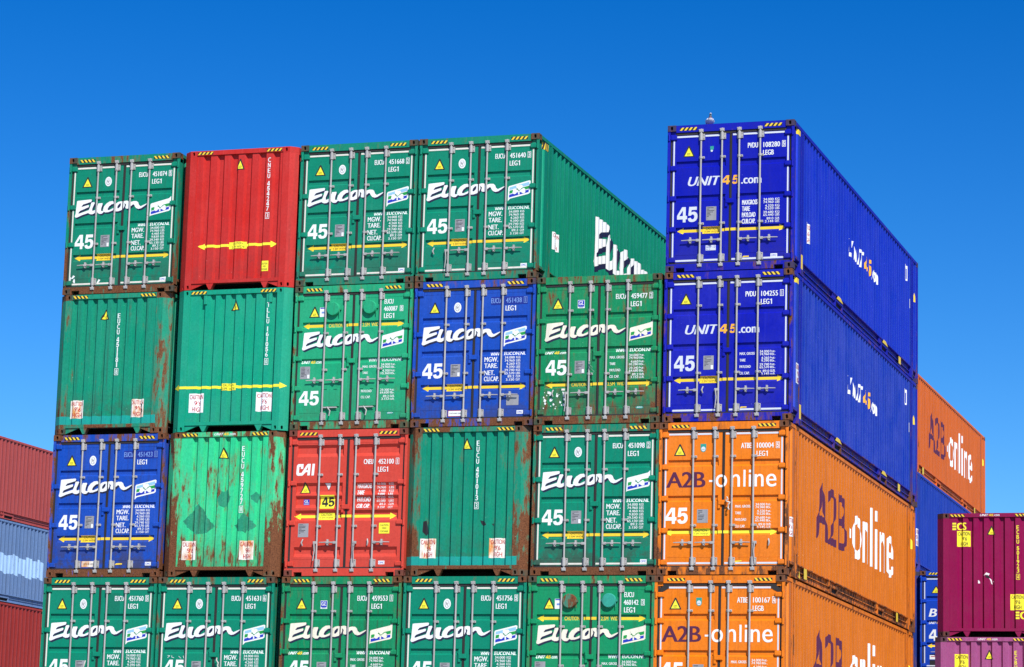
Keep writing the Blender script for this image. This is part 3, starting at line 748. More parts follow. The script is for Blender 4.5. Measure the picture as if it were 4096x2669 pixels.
def eucon_door(label, pos, col, num, chk, kind='plain', light=True, vals=W260, emblem='oval', wstyle='M', patch=False, maker_='CIMC', striped=True, aged=False, **k):
    five = kind != 'plain' or emblem == 'gl'
    k.setdefault('tape', 'cream')
    root, P, F = container(label, pos, col, door=kind, hz=[2.65, 2.03, 1.43, .83, .24] if five else None,
                           bars={'vent': (1.93, 1.19)}.get(kind, (2.22, .97) if emblem == 'gl' else (2.02, 1.05)), **k)
    s = surf_door(kind)
    if striped: hazard(root, k.get('frust', 0) > .58)
    d = Decal(s); eucon(d, (lambda p: p) if kind != 'vent' else (lambda p: (p[0] + .01, p[1] - .03))); flag(d, light)
    if aged: d.mats = ['aged' if q_ == 'white' else q_ for q_ in d.mats]
    d.build('logo', root)
    d = Decal(s); triangle(d, .42, 2.26); d.build('warning_triangle', root)
    d = Decal(s)
    if emblem == 'oval': oval(d)
    elif emblem == 'gl':
        d.rect(.82, .96, 2.27, 2.43, 'white', 0); d.rect(.828, .952, 2.30, 2.422, 'royal', 1); d.text('GL', .84, .94, 2.33, 2.41, 'white', 2, .03, .2); d.rect(.85, .93, 2.285, 2.293, 'royal', 1)
    elif emblem == 'paper':
        d.rect(.44 + .09, .44 + .235, 2.27, 2.46, 'white', 0); d.rect(.54, .665, 2.435, 2.455, 'royal', 1); d.rect(.57, .63, 2.34, 2.375, 'dimblue', 1)
    d.build('emblem', root)
    d = Decal(s)
    if kind == 'vent':
        d.text('EUCU', 1.90, 2.09, 2.49, 2.585, 'white', 0, .03); d.text(num, 1.89, 2.18, 2.345, 2.44, 'white', 0, .03); size_code(d, 'LEG1', 2.20, 1.90)
        for a, b, c_, e in ((2.23, 2.30, 2.335, 2.344), (2.23, 2.30, 2.441, 2.45), (2.23, 2.239, 2.335, 2.45), (2.291, 2.30, 2.335, 2.45)): d.rect(a, b, c_, e, 'white', 0)
        d.text(chk, 2.248, 2.283, 2.352, 2.433, 'white', 0, .02); d.build('container_number', root); d = Decal(s)
        d.text('MAX. GROSS', 1.485, 1.78, 1.215, 1.262, 'white', 0, .03); d.text('TARE', 1.485, 1.60, 1.09, 1.137, 'white', 0, .03)
        for i, (a, b) in enumerate(vals[:4]):
            z = 1.25 - i * .0625 + (.010 if i % 2 else 0); d.text(a, 2.06 - .031 * len(a), 2.06, z, z + .046, 'white', 0, .02); d.text(b, 2.08, 2.175, z, z + .046, 'white', 0, .02)
        for t, x1, z in (('PAYLOAD', 1.70, .72), ('CU. CAP.', 1.68, .60)): d.text(t, 1.48, x1, z, z + .05, 'white', 10, .03)
        for i, (a, b) in enumerate(vals[4:]):
            z = .74 - i * .0625 + (.010 if i % 2 else 0); d.text(a, 2.06 - .031 * len(a), 2.06, z, z + .046, 'white', 0, .02); d.text(b, 2.08, 2.175, z, z + .046, 'white', 0, .02)
    else:
        number(d, 'EUCU', num, chk, 'LEG1', patch=patch); d.build('container_number', root); d = Decal(s); weights(d, wstyle, vals)
    d.build('weight_table', root); d = Decal(s)
    zw = 1.375 if kind != 'vent' else 1.33
    d.text('WWW', 1.595, 1.81, zw + .01, zw + .075, 'white', 0, .035); d.text('EUCON.NL', 1.875, 2.315, zw + .015, zw + .08, 'white', 0, .035)
    d.build('web_address', root)
    d = Decal(s)
    if kind == 'vent': d.text('45', .155, .58, .485, .775, 'white', 0, .06)
    else: d.text('45', .20, .625, .96, 1.26, 'white', 0, .06)
    d.build('length_number', root)
    if emblem != 'oval': d = Decal(s); unit45(d, .175, .60, zw, zw + .06); d.build('brand_name', root)
    d = Decal(s)
    if kind == 'vent': arrow(d, 2.09, .18, 2.32, style='text')
    elif emblem == 'gl': arrow(d, .775, .2, 2.34, style='text')
    else: arrow(d, .772)
    d.build('caution_arrow', root)
    d = Decal(s)
    if kind == 'vent': plate(d, .16, .37, 1.02, 1.27)
    else: plate(d)
    d.build('rating_plate', root)
    d = Decal(s)
    if maker_ == 'CIMC': maker(d)
    else: maker(d, 2.03, 'JINDO', .275, True)
    d.build('maker_label', root)
    if kind == 'vent':
        for j, (cx, cz) in enumerate(((.83, 2.415), (1.61, 2.425))):
            m_ = MB(); rings = []
            m_.tube([(cx, YD, cz), (cx, -.015, cz), (cx, -.028, cz)], [.138, .138, .125], 24); m_.box(cx - .165, cx - .13, .0, YD, cz - .02, cz + .02); m_.box(cx + .13, cx + .165, .0, YD, cz - .02, cz + .02)
            m_.tube([(cx + .13, .0, cz - .02), (cx + .14, .0, cz - .13)], .008, 6)
            o = obj('vent_cover', m_.mesh('vent_cover'), root, None); o.data.materials.append(k.get('ventmat', [P, P])[j] if 'ventmat' in k else P)
            if label.startswith('#'): pass
        for x0, x1 in ((.635, 1.02), (1.405, 1.79)):
            m_ = MB(); m_.bev(x0, x1, .022, YD, .45, .81, .008); m_.box(x0 + .05, x0 + .12, .012, .0215, .80, .835); m_.box(x1 - .12, x1 - .05, .012, .0215, .80, .835)
            h_ = obj('hatch', m_.mesh('hatch'), root, None); h_.data.materials.append(P)
            m_ = MB(); m_.tube([(x0 + .03, .005, .425), (x1 - .03, .005, .425)], .010, 6); m_.tube([((x0 + x1) / 2 - .05, -.005, .44), ((x0 + x1) / 2 + .02, -.01, .36), ((x0 + x1) / 2, -.01, .26)], .014, 6); m_.box(x0 + .05, x1 - .05, .008, .03, .435, .447)
            q = obj('hatch_bolt', m_.mesh('hatch_bolt'), h_, None); q.data.materials.append(MAT['steel'])
    return root, P, F

GREEN = (0, 133, 103); TEALG = (0, 156, 122); MINT = (26, 164, 114); BLUE = (14, 74, 178); ROYAL = (0, 16, 168); ORANGE = (236, 124, 0)

# ================================================================== row one (top), left to right
r, P, F = eucon_door('green door-end container topmost at the far left, rusty frame, white scrapes low on its doors', at(0, 0), GREEN, '451074', '5', light=False, vals=W460, rust=.22, low=.7, frust=.8, crust=.9)
d = Decal(surf_door('plain'))
for x, z, a in ((.16, .34, .09), (.20, .27, .05), (.22, .25, .03), (.75, .24, .08), (.12, .31, .04)): d.poly([(x, z), (x + .03, z - .01), (x + a, z + .05), (x + a * .5, z + .07)], 'white', 0)
d.poly([(2.19, .30), (2.30, .27), (2.30, .31)], 'white', 0); d.build('scratches', r)

def closed_common(root, surf, tri=(1.26, 2.46), stripes=True, zc=(2.812, 2.868), uname=False, flip=False):
    if stripes:
        hazard(root, flip, ((.32, .66), (1.84, 2.18)), zc[0], zc[1], 0.)
        if uname: d = Decal(surf_flat(0.)); unit45(d, 1.02, 1.48, 2.822, 2.872); d.build('brand_name', root)
    d = Decal(surf); triangle(d, tri[0], tri[1], .20, .22); d.build('warning_triangle', root)
E_R = (.307, 1.901); SR = surf_end(E_R)
r, P, F = container('bright red container with ribbed closed end and long yellow arrow, in the top row', at(1, 0), (196, 38, 31), closed=E_R, rust=.14, grime=.2, fade=.45, frust=.12, crust=.2)
closed_common(r, SR, (1.26, 2.47))
d = Decal(SR); vertical(d, ('CNEU', '454247', '3'), 1.87, 2.69); d.build('container_number', r)
d = Decal(SR); arrow(d, .90, .40, 2.12, (1.08, 1.46), col='lemon'); d.build('caution_arrow', r)
d = Decal(SR); d.rect(1.80, 1.97, .34, .55, 'lemon', 0)
for t, z in (('CAUTION', .475), ('HIGH', .42), ('CONTAINER', .36)): d.text(t, 1.82 + (.035 if t == 'HIGH' else 0), 1.95 - (.035 if t == 'HIGH' else 0), z, z + .035, 'black', 1, .0)
d.build('height_sticker', r)

r, P, F = eucon_door('clean green door-end container in the top row, just right of the bright red ribbed one', at(2, 0), GREEN, '451668', '2', rust=.08, grime=.2, fade=.3, low=.6, frust=.42, crust=.7)
r, P, F = eucon_door('clean green door-end container whose long lettered side shows, running back behind the blue stack', at(3, 0), GREEN, '451640', '3', rust=.06, grime=.18, fade=.22, low=.35, frust=.42, crust=.7, handles='dhhh', scol=(8, 152, 116))
# its painted side
def side_eucon(root):
    tr = lambda p: (3.98 + (p[0] - .17) * 3.05, 1.05 + (p[1] - 1.63) * 3.1 - (p[0] - .17) * .14)
    d = Decal(surf_side); eucon(d, tr, (.03, -.028)); flag(d, True, tr); d.build('logo', root)
    d = Decal(surf_side); caution96(d, 1.14, 1.50, .80, 1.16); d.build('height_sticker', root)
    d = Decal(surf_side)
    d.rect(.32, .66, 2.66, 2.80, 'yellow', 0)
    for i in range(4): d.poly([(.34 + i * .09, 2.66), (.38 + i * .09, 2.66), (.42 + i * .09, 2.80), (.38 + i * .09, 2.80)], 'black', 1)
    d.disc(.29, 1.49, .03, .03, 'yellow', 0); d.disc(.29, 1.41, .03, .03, 'royal', 0); d.build('side_markings', root)
side_eucon(r)

def unit_door(label, pos, num, chk, code, emb=None, vals=W320X, wst='X', side=True, handles='hhhh', fade=.15, prefix='PVDU', **k):
    root, P, F = container(label, pos, ROYAL, door='five', hz=[2.655, 2.045, 1.445, .835, .235], bars=(2.235, .93), handles=handles, fade=fade, tape='silver', **k)
    s = surf_door('five')
    hazard(root, k.get('frust', 0) > .5)
    d = Decal(s); unit45(d, .41, 1.86, 1.685, 1.865, True); d.build('logo', root)
    d = Decal(s); triangle(d, .42, 2.265); d.build('warning_triangle', root)
    d = Decal(s); number(d, prefix, num, chk, code, z=2.385); d.build('container_number', root); d = Decal(s); weights(d, wst, vals); d.build('weight_table', root)
    d = Decal(s); d.text('45', .205, .61, .975, 1.275, 'silver', 0, .06); d.build('length_number', root)
    d = Decal(s); arrow(d, .805); d.build('caution_arrow', root)
    d = Decal(s); plate(d, .78, .98, .995, 1.265, sticker=emb is None); d.build('rating_plate', root)
    d = Decal(s); d.poly([(1.50, .24), (1.56, .25), (1.63, .25), (1.63, .272), (1.52, .272)], 'yellow', 0); d.build('paint_dab', root)
    if emb:
        d = Decal(s); d.poly([(.84, 2.455), (.91, 2.46), (.912, 2.40), (.88, 2.36), (.85, 2.345)], 'teal', 0); d.disc(.875, 2.365, .022, .02, 'silver', 1); d.build('emblem', root)
        d = Decal(s); maker(d, 2.05); d.build('maker_label', root)
        d = Decal(s); d.rect(.78, .98, .405, .505, 'silver', 0); d.text('ACEP - D', .79, .97, .455, .492, 'royal', 1, .0); d.text('HH - 53', .79, .87, .418, .440, 'royal', 1, .0); d.build('inspection_label', root)
    if side:
        d = Decal(surf_side)
        z0, z1 = 1.385, 1.77; sh = .12; fz = lambda y, z: (y + (z - z0) / (z1 - z0) * sh, z)
        for pl in ([(5.38, z1), (5.38, 1.47), (5.46, z0), (5.72, z0), (5.80, 1.47), (5.80, z1), (5.72, z1), (5.72, 1.47), (5.48, 1.47), (5.48, z1)],
                   [(5.93, z0), (6.01, z0), (6.01, 1.66), (6.18, z0), (6.26, z0), (6.26, z1), (6.18, z1), (6.18, 1.52), (6.01, z1), (5.93, z1)],
                   [(6.43, z0), (6.51, z0), (6.51, z1), (6.43, z1)],
                   [(6.70, z0), (6.79, z0), (6.79, 1.70), (6.95, 1.70), (6.95, z1), (6.58, z1), (6.58, 1.70), (6.70, 1.70)]):
            d.poly([fz(*p_) for p_ in pl], 'white', 0)
        d.text('45', 7.24, 7.92, 1.385, 1.77, 'amber', 0, .05, .1); d.rect(8.02, 8.10, 1.385, 1.45, 'white'); d.text('com', 8.12, 8.70, 1.385, 1.62, 'white', 0, .06)
        d.build('logo', root)
        d = Decal(surf_side); caution96(d, 1.25 if emb else .42, 1.55 if emb else .74, .77, 1.16); d.build('height_sticker', root)
        d = Decal(surf_side)
        d.rect(.30, .60, 2.70, 2.80, 'yellow', 0); d.rect(12.05, 12.35, 2.20, 2.55, 'white', 0); d.rect(12.10, 12.30, 2.24, 2.48, 'royal', 1); d.poly([(13.28, 1.9), (13.42, 1.9), (13.35, 2.12)], 'yellow', 0); d.rect(12.62, 12.68, 1.62, 1.84, 'white', 0)
        d.build('side_markings', root)
        m_ = MB()
        for a in (4.10, 9.15): m_.prism([(a + .05, .205), (a + .70, .205), (a + .45, .285), (a + .2, .285)], 'x', 2.4975, 2.500)
        m_.box(2.4975, 2.500, 11.2, 11.45, .08, .24); m_.box(2.5, 2.5025, .70, .84, .12, .40)
        o = obj('pocket_marks', m_.mesh('pocket_marks'), root); o.data.materials.append(MAT['yellow'])
    return root, P, F
r, P, F = unit_door('royal blue door-end container highest in the picture, a pigeon standing on its roof edge', at(5, 0), '108280', '5', 'LEGB', emb=True, sfade=.5, scol=(6, 48, 196), rust=.06, grime=.15, low=.3, frust=.38, crust=.62)

# ================================================================== row two
E_G = (.222, 1.371); SG = surf_end(E_G); E_T = (.222, 2.016); ST = surf_end(E_T)
r, P, F = container('worn green ribbed-end container at far left, torn stickers, brighter strip along its bottom edge', at(0, 1, dx=-.06), (0, 142, 110), closed=E_G, rust=.30, grime=.5, fade=.5, low=.8, frust=.68, crust=.8)
closed_common(r, SG, (1.05, 2.36), flip=True)
d = Decal(SG); vertical(d, ('EUCU', '451181', '8'), 1.34, 2.48, h=.10); d.build('container_number', r)
d = Decal(SG); caution96(d, .36, .67, .33, .70, 'stained'); d.build('height_sticker', r)
d = Decal(SG); caution96(d, 1.72, 2.02, .33, .70, 'stained'); d.poly([(1.93, .62), (1.97, .58), (2.0, .46), (1.98, .36), (1.94, .40), (1.95, .52)], 'black', 2); d.build('height_sticker', r)
TP = paint('touch_up_paint', (.006, .33, .27), .12, .1, .3, .1, 44)
MAT['touch'] = TP
def repaint(root, surf, z1):
    d = Decal(surf); d.rect(.02, 2.30, .20, z1, TP, -1); d.build('repainted_strip', root)
repaint(r, SG, .37)

r, P, F = container('clean bright green container with ribbed closed end and long yellow arrow, below the red one', at(1, 1), TEALG, closed=E_T, rust=.06, grime=.15, fade=.45, low=.1, frust=.05, crust=.12)
closed_common(r, ST, (1.29, 2.46))
d = Decal(ST); vertical(d, ('TLLU', '161056', '0'), 1.985, 2.60); d.build('container_number', r)
d = Decal(ST); arrow(d, .90, .0, 2.46, (1.05, 1.38), col='lemon'); d.build('caution_arrow', r)
for a in (.37, 1.83): d = Decal(ST); caution96(d, a, a + .32, .39, .78); d.build('height_sticker', r)
m_ = MB()
for x in (.60, 2.02): m_.bev(x, x + .07, -.004, .03, 2.60, 2.78, .006)
o = obj('lashing_ring', m_.mesh('lashing_ring'), r); o.data.materials.append(P)

r, P, F = eucon_door('pale green door-end container with two green round vent covers high on its doors', at(2, 1), MINT, '460087', '5', 'vent', False, kg('4.700', '10.360', '29.300', '64.600', '89.2', '3.153'), 'paper', 'S', maker_='JINDO', rust=.22, grime=.3, fade=.35, low=.4, frust=.62, crust=.85, tape=None)
r, P, F = eucon_door('blue door-end container in the second row between two paler green ones', at(3, 1), BLUE, '451438', '1', patch=True, rust=.14, grime=.3, fade=.35, low=.6, frust=.70, crust=.8, tape=None)
d = Decal(surf_door('plain')); d.rect(.76, 1.10, .20, .32, 'redink', 0); d.rect(.77, 1.09, .21, .31, 'white', 1); d.text('CONTAINER LEASING', .79, 1.07, .25, .275, 'black', 2, 0); d.rect(1.95, 2.2, .40, .60, 'plate', 0); d.build('leasing_label', r)
r, P, F = eucon_door('rust streaked green door-end container under the open gap beside the royal blue stack', at(4, 1), (8, 138, 86), '459477', '2', 'plain', False, kg('4.660', '10.280', '29.340', '64.680', '89.2', '3.153'), 'gl', 'S', maker_='JINDO', striped=False, aged=True, rust=.50, grime=.5, fade=.45, low=.9, frust=.75, crust=.7, tape=None, handles='dhhh')
d = Decal(surf_door('plain')); rr = random.Random(5)
for i in range(26):
    x = .16 + rr.random() * .42; z = .30 + rr.random() * .33; a = .01 + rr.random() * .03
    d.poly([(x, z), (x + a, z - a * .4), (x + a * 1.5, z + a * .6), (x + a * .3, z + a * 1.6)], 'white', 0)
d.rect(.53, .60, .66, .70, 'cream', 0); d.build('peeled_patches', r)
r, P, F = unit_door('royal blue door-end container directly below the one the pigeon stands on', at(5, 1, dx=-.01), '104255', '1', 'LEG1', vals=kg('4.260', '9.390', '29.740', '65.570', '89.0', '3.145'), wst='S', sfade=1.3, scol=(10, 54, 182), rust=.14, grime=.2, low=.2, frust=.52, crust=.85, handles='hdhh', fade=.4)

# ================================================================== row three
r, P, F = eucon_door('dirty blue door-end container at far left of the third row, brown grime low down', at(0, 2, dx=-.01), BLUE, '451423', '1', patch=True, rust=.2, grime=.5, fade=.4, low=1., frust=.85, crust=.95, tape=None)
d = Decal(surf_door('plain')); d.rect(.76, 1.08, .20, .32, 'stained', 0); d.text('CONTAINER LEASING', .79, 1.05, .25, .275, 'black', 1, 0); d.poly([(1.50, .24), (1.66, .25), (1.66, .275), (1.53, .275)], 'yellow', 0); d.build('leasing_label', r)
r, P, F = container('light green container with ribbed closed end, heavy rust blotches and dark diamond sticker marks', at(1, 2, dx=-.05), (44, 204, 138), closed=(.235, 1.661), rust=.62, grime=.4, fade=.5, low=.5, frust=.95, crust=1.)
SG2 = surf_end((.235, 1.661)); closed_common(r, SG2, (1.23, 2.36), uname=True, flip=True)
d = Decal(SG2); vertical(d, ('EUCU', '459727', '8'), 1.63, 2.60, p=.118, h=.10); d.build('container_number', r)
for a in (.42, 1.66): d = Decal(SG2); caution96(d, a, a + .30, .33, .71, 'stained', 'redink'); d.build('height_sticker', r)
GP = paint('glue_ghost_paint', (.008, .27, .14), .35, .9, 1.2, .1, 61)
def ragged(pts, amp, seed_):
    rr_ = random.Random(seed_); o_ = []
    for a, b in zip(pts, pts[1:] + pts[:1]):
        n = max(3, int(math.hypot(b[0] - a[0], b[1] - a[1]) / .035))
        for i in range(n): t = i / n; o_.append((a[0] + (b[0] - a[0]) * t + rr_.uniform(-amp, amp), a[1] + (b[1] - a[1]) * t + rr_.uniform(-amp, amp)))
    return o_
d = Decal(SG2)
for n_, q_, am in ((1, [(.42, 1.10), (.56, .94), (.70, .84), (.95, .88), (1.08, 1.0), (.90, 1.24), (.74, 1.46), (.58, 1.28)], .012), (2, [(1.14, 1.56), (1.22, 1.70), (1.33, 1.72), (1.44, 1.60), (1.40, 1.50), (1.26, 1.36), (1.16, 1.42)], .022), (3, [(1.52, 1.02), (1.60, .92), (1.74, .88), (1.97, .98), (1.90, 1.12), (1.72, 1.24), (1.62, 1.16)], .03), (4, [(1.86, 1.62), (1.90, 1.50), (2.0, 1.46), (2.06, 1.58), (1.96, 1.68)], .02)):
    d.poly(ragged(q_, am, n_), GP, -1)
d.build('glue_marks', r)

r, P, F = container('red door-end container with three white letters and a yellow square on its left door', at(2, 2, dx=.0), (208, 68, 52), door='deep', rust=.06, grime=.12, fade=.3, low=.1, frust=.3, crust=.7, bars=(2.0, .98), tape=None, handles='dhdh')
s = surf_door('deep')
hazard(r, xs=((.22, .60), (1.90, 2.28)))
def cc(p): return (.165 + (p[0] - 95) / 515 * .39, 2.225 - (p[1] - 112) / 325 * .235)
d = Decal(s)
d.poly([cc(p) for p in ((145,115),(293,115),(282,250),(215,250),(218,190),(175,190),(165,358),(240,360),(375,150),(410,113),(493,113),(475,432),(403,432),(410,342),(360,340),(270,435),(140,437),(105,415),(93,375),(105,160))], 'white', 0, [[cc(p) for p in ((422,182),(415,288),(368,288))]])
d.poly([cc(p) for p in ((540,112),(610,112),(590,434),(520,434))], 'white', 0); d.build('logo', r)
d = Decal(s); triangle(d, .36, 1.64); d.build('warning_triangle', r)
d = Decal(s); d.poly([(.77, 1.84), (.85, 1.69), (.92, 1.84)], 'black', 0); d.poly([(.785, 1.833), (.85, 1.705), (.908, 1.833)], 'white', 1); d.build('emblem', r)
d = Decal(s); d.rect(.33, .45, 1.41, 1.52, 'royal', 0); d.text('GL', .345, .435, 1.455, 1.51, 'white', 1, .03); d.rect(.34, .44, 1.425, 1.436, 'white', 1); d.build('emblem', r)
d = Decal(s); d.rect(.69, .99, 1.33, 1.60, 'lemon', 0); d.text('45', .72, .98, 1.37, 1.56, 'black', 1, .0); d.build('length_number', r)
d = Decal(s); number(d, 'CNEU', '452100', '1', 'LEG1', z=2.20); d.build('container_number', r); d = Decal(s)
for t, x1, z in (('MAXGROSS', 1.765, 1.73), ('TARE', 1.61, 1.60), ('PAYLOAD', 1.74, 1.465), ('CUB. CAP.', 1.73, 1.335)): d.text(t, 1.46, x1, z, z + .09, 'white', 0, .03)
for i, (a, b) in enumerate([('34.000', 'KGS'), ('74.960', 'LBS'), ('4.480', 'KGS'), ('9.880', 'LBS'), ('29.520', 'KGS'), ('65.080', 'LBS'), ('89.3', 'CU.M'), ('3.154', 'CU.FT')]):
    z = 1.785 - i * .0655; d.text(a, 2.05 - .03 * len(a), 2.05, z, z + .045, 'white', 0, .02); d.text(b, 2.12, 2.22, z, z + .045, 'white', 0, .02)
d.build('weight_table', r)
d = Decal(s); arrow(d, 1.18, .155, 2.29, (.66, 1.0), col='lemon'); d.build('caution_arrow', r)
d = Decal(s); plate(d, .25, .47, .77, 1.04, False); d.build('rating_plate', r)
d = Decal(s); d.rect(1.95, 2.17, .83, 1.04, 'lemon', 0)
for t, z in (('CAUTION', .975), ('HIGH', .92), ('CONTAINER', .855)): d.text(t, 1.975 + (.04 if t == 'HIGH' else 0), 2.145 - (.04 if t == 'HIGH' else 0), z, z + .035, 'black', 1, .0)
d.build('height_sticker', r)
d = Decal(s); maker(d, 1.96, 'CIMC', .24); d.build('maker_label', r)

r, P, F = container('dark green ribbed-end container with black dents, just right of the red door-end one', at(3, 2, dx=-.04), (0, 138, 108), closed=(.225, 1.451), rust=.36, grime=.4, fade=.4, low=.5, frust=.85, crust=.85)
SG3 = surf_end((.225, 1.451)); closed_common(r, SG3, (1.22, 2.45), flip=True)
d = Decal(SG3); vertical(d, ('EUCU', '451013', '3'), 1.42, 2.62, p=.118, h=.10); d.build('container_number', r)
for a in (.32, 1.73): d = Decal(SG3); caution96(d, a, a + .31, .34, .72, 'stained'); d.build('height_sticker', r)
repaint(r, SG3, .37)
d = Decal(SG3); d.poly([(.37, 1.05), (.42, 1.08), (.45, .95), (.46, .82), (.42, .78), (.36, .86)], 'black', 0); d.poly([(1.52, 1.07), (1.62, 1.05), (1.66, .98), (1.60, .95), (1.55, 1.0)], 'black', 0); d.poly([(1.76, 1.0), (1.80, 1.01), (1.80, .95)], 'black', 0); d.build('dent_marks', r)
r, P, F = eucon_door('green door-end container in the third row beside the orange one, black scuffs low down', at(4, 2), GREEN, '451098', '2', light=False, vals=W460, rust=.16, grime=.35, fade=.15, low=1., frust=.85, crust=.9)

def orange_door(label, pos, num, chk, code, handles, cut=False, vals=None, side=True, **k):
    root, P, F = container(label, pos, ORANGE, door='five', sfade=.5, hz=[2.655, 2.045, 1.445, .835, .235], bars=(2.235, .93), handles=handles, tape='silver', cut=cut, **k)
    s = surf_door('five')
    hazard(root, True)
    d = Decal(s); a2b(d, .14, 2.27, 1.655, .295); d.build('logo', root)
    d = Decal(s); triangle(d, .40, 2.26); d.build('warning_triangle', root)
    d = Decal(s); d.rect(.80, .91, 2.38, 2.48, 'teal', 0); d.disc(.855, 2.385, .055, .062, 'teal', 0); d.disc(.855, 2.382, .042, .046, 'silver', 1); d.text('DEKRA', .825, .885, 2.365, 2.380, 'teal', 2, 0); d.build('emblem', root)
    d = Decal(s); number(d, 'ATBE', num, chk, code, z=2.385); d.build('container_number', root); d = Decal(s); weights(d, 'S', vals); d.build('weight_table', root)
    d = Decal(s); d.text('45', .14, .57, .965, 1.27, 'white', 0, .06); d.build('length_number', root)
    d = Decal(s); arrow(d, .805, .12, 2.29, (.64, 1.0), col='lemon'); d.build('caution_arrow', root)
    d = Decal(s); plate(d, .75, .96, .98, 1.235, False); d.build('rating_plate', root)
    d = Decal(s); d.poly([(1.48, .23), (1.62, .25), (1.62, .272), (1.50, .262)], 'yellow', 0); d.build('paint_dab', root)
    orange_side(root); return root, P, F
def orange_side(root):
    d = Decal(surf_side); d.text('A2B', 2.62, 5.70, .99, 2.13, 'purple', 0, .014, 0, .95); d.rect(5.95, 6.18, 1.36, 1.55, 'white', 0)
    z0 = .995
    d.text('o', 6.40, 7.30, z0 - .02, 1.90, 'white', 0, .02); d.text('n', 7.45, 8.07, z0, 1.88, 'white', 0, .02); d.rect(8.35, 8.51, z0, 2.26, 'white', 0); d.rect(8.90, 9.06, z0, 1.86, 'white', 0); d.rect(8.90, 9.06, 2.03, 2.26, 'white', 0)
    d.text('n', 9.34, 10.0, z0, 1.88, 'white', 0, .02); d.text('e', 10.18, 10.95, z0 - .02, 1.90, 'white', 0, .02); d.build('logo', root)
    d = Decal(surf_side); caution96(d, .22, .52, .75, 1.12); d.build('height_sticker', root)
    d = Decal(surf_side); d.poly([(13.25, 1.9), (13.42, 1.9), (13.42, 2.05), (13.33, 2.14)], 'lemon', 0); d.build('side_markings', root)
    m_ = MB(); m_.box(2.4975, 2.500, 1.5, 1.75, .06, .26); m_.box(2.4975, 2.500, 11.3, 11.5, .06, .26); m_.prism([(1.02, .03), (1.14, .03), (1.08, .16)], 'x', 2.4975, 2.5)
    o = obj('pocket_marks', m_.mesh('pocket_marks'), root); o.data.materials.append(MAT['yellow'])
r, P, F = orange_door('orange door-end container directly below the two royal blue ones, last handle hanging down', at(5, 2, dx=-.06), '100004', '5', 'LEG1', 'hhhd', vals=kg('4.320', '9.520', '29.680', '65.440', '89.0', '3.145'), rust=.12, grime=.28, fade=.3, low=.15, frust=.62, crust=.75)

# ================================================================== row four (cut by the lower edge of the picture)
r, P, F = eucon_door('clean green door-end container at the bottom left corner, dark rectangle beside its number', at(0, 3, dx=-.05), GREEN, '451760', '5', rust=.08, grime=.15, fade=.12, low=.2, frust=.5, crust=.85)
d = Decal(surf_door('plain')); MAT['ghost'] = paint('repainted_patch', (.004, .17, .10), 0, .05, .1, 0, 71); d.rect(1.41, 1.70, 2.18, 2.58, 'ghost', -1); d.build('repainted_patch', r)
r, P, F = eucon_door('clean green door-end container in the bottom row, under the rust blotched light green one', at(1, 3, dx=-.10), GREEN, '451631', '6', rust=.07, grime=.15, fade=.12, low=.2, frust=.55, crust=.85)
d = Decal(surf_door('plain'))
for a, b in (((.26, 1.34), (.31, 1.34)), ((.31, 1.34), (.26, 1.30)), ((.35, 1.345), (.35, 1.31)), ((.35, 1.31), (.40, 1.30)), ((.50, 1.33), (.55, 1.29)), ((.60, 1.34), (.61, 1.29))): d.line(a, b, .008, 'white', 0)
d.build('chalk_marks', r)
r, P, F = eucon_door('weathered green door-end container in the bottom row, under the red door-end one', at(2, 3, dx=-.03), (4, 138, 88), '459553', '1', 'plain', False, kg('4.660', '10.280', '29.340', '64.680', '89.2', '3.153'), 'gl', 'S', maker_='JINDO', aged=True, rust=.34, grime=.6, fade=.35, low=.5, frust=.8, crust=.85, tape=None)
r, P, F = eucon_door('clean green door-end container in the bottom row, under the dark green ribbed-end one', at(3, 3, dx=-.03), GREEN, '451756', '5', rust=.08, grime=.12, fade=.12, low=.2, frust=.55, crust=.85)
r, P, F = eucon_door('green door-end container with one rusty and one pale round vent cover on its doors', at(4, 3, dx=-.03), (10, 144, 92), '460142', '3', 'vent', False, kg('4.700', '10.360', '29.300', '64.600', '89.2', '3.153'), 'paper', 'S', maker_='JINDO', aged=True, rust=.2, grime=.3, fade=.35, low=.4, frust=.65, crust=.85, tape=None)
vc = [c for c in r.children if c.name.startswith('vent_cover')]
vc[0].data.materials[0] = paint('rusty_cover', (.02, .26, .17), .98, .4, .2, 0, 81); vc[0]['label'] = 'rust brown round vent cover'
vc[1].data.materials[0] = paint('pale_cover', (.03, .34, .25), .2, .4, .5, 0, 82); vc[1]['label'] = 'pale green round vent cover'
r, P, F = orange_door('orange door-end container at the bottom of the wall with cut top corners on its doors', at(5, 3, dx=-.10), '100167', '4', 'LEGB', 'hhhh', cut=True, vals=kg('4.380', '9.660', '29.620', '65.300', '89.0', '3.145'), rust=.12, grime=.28, fade=.3, low=.15, frust=.62, crust=.75)

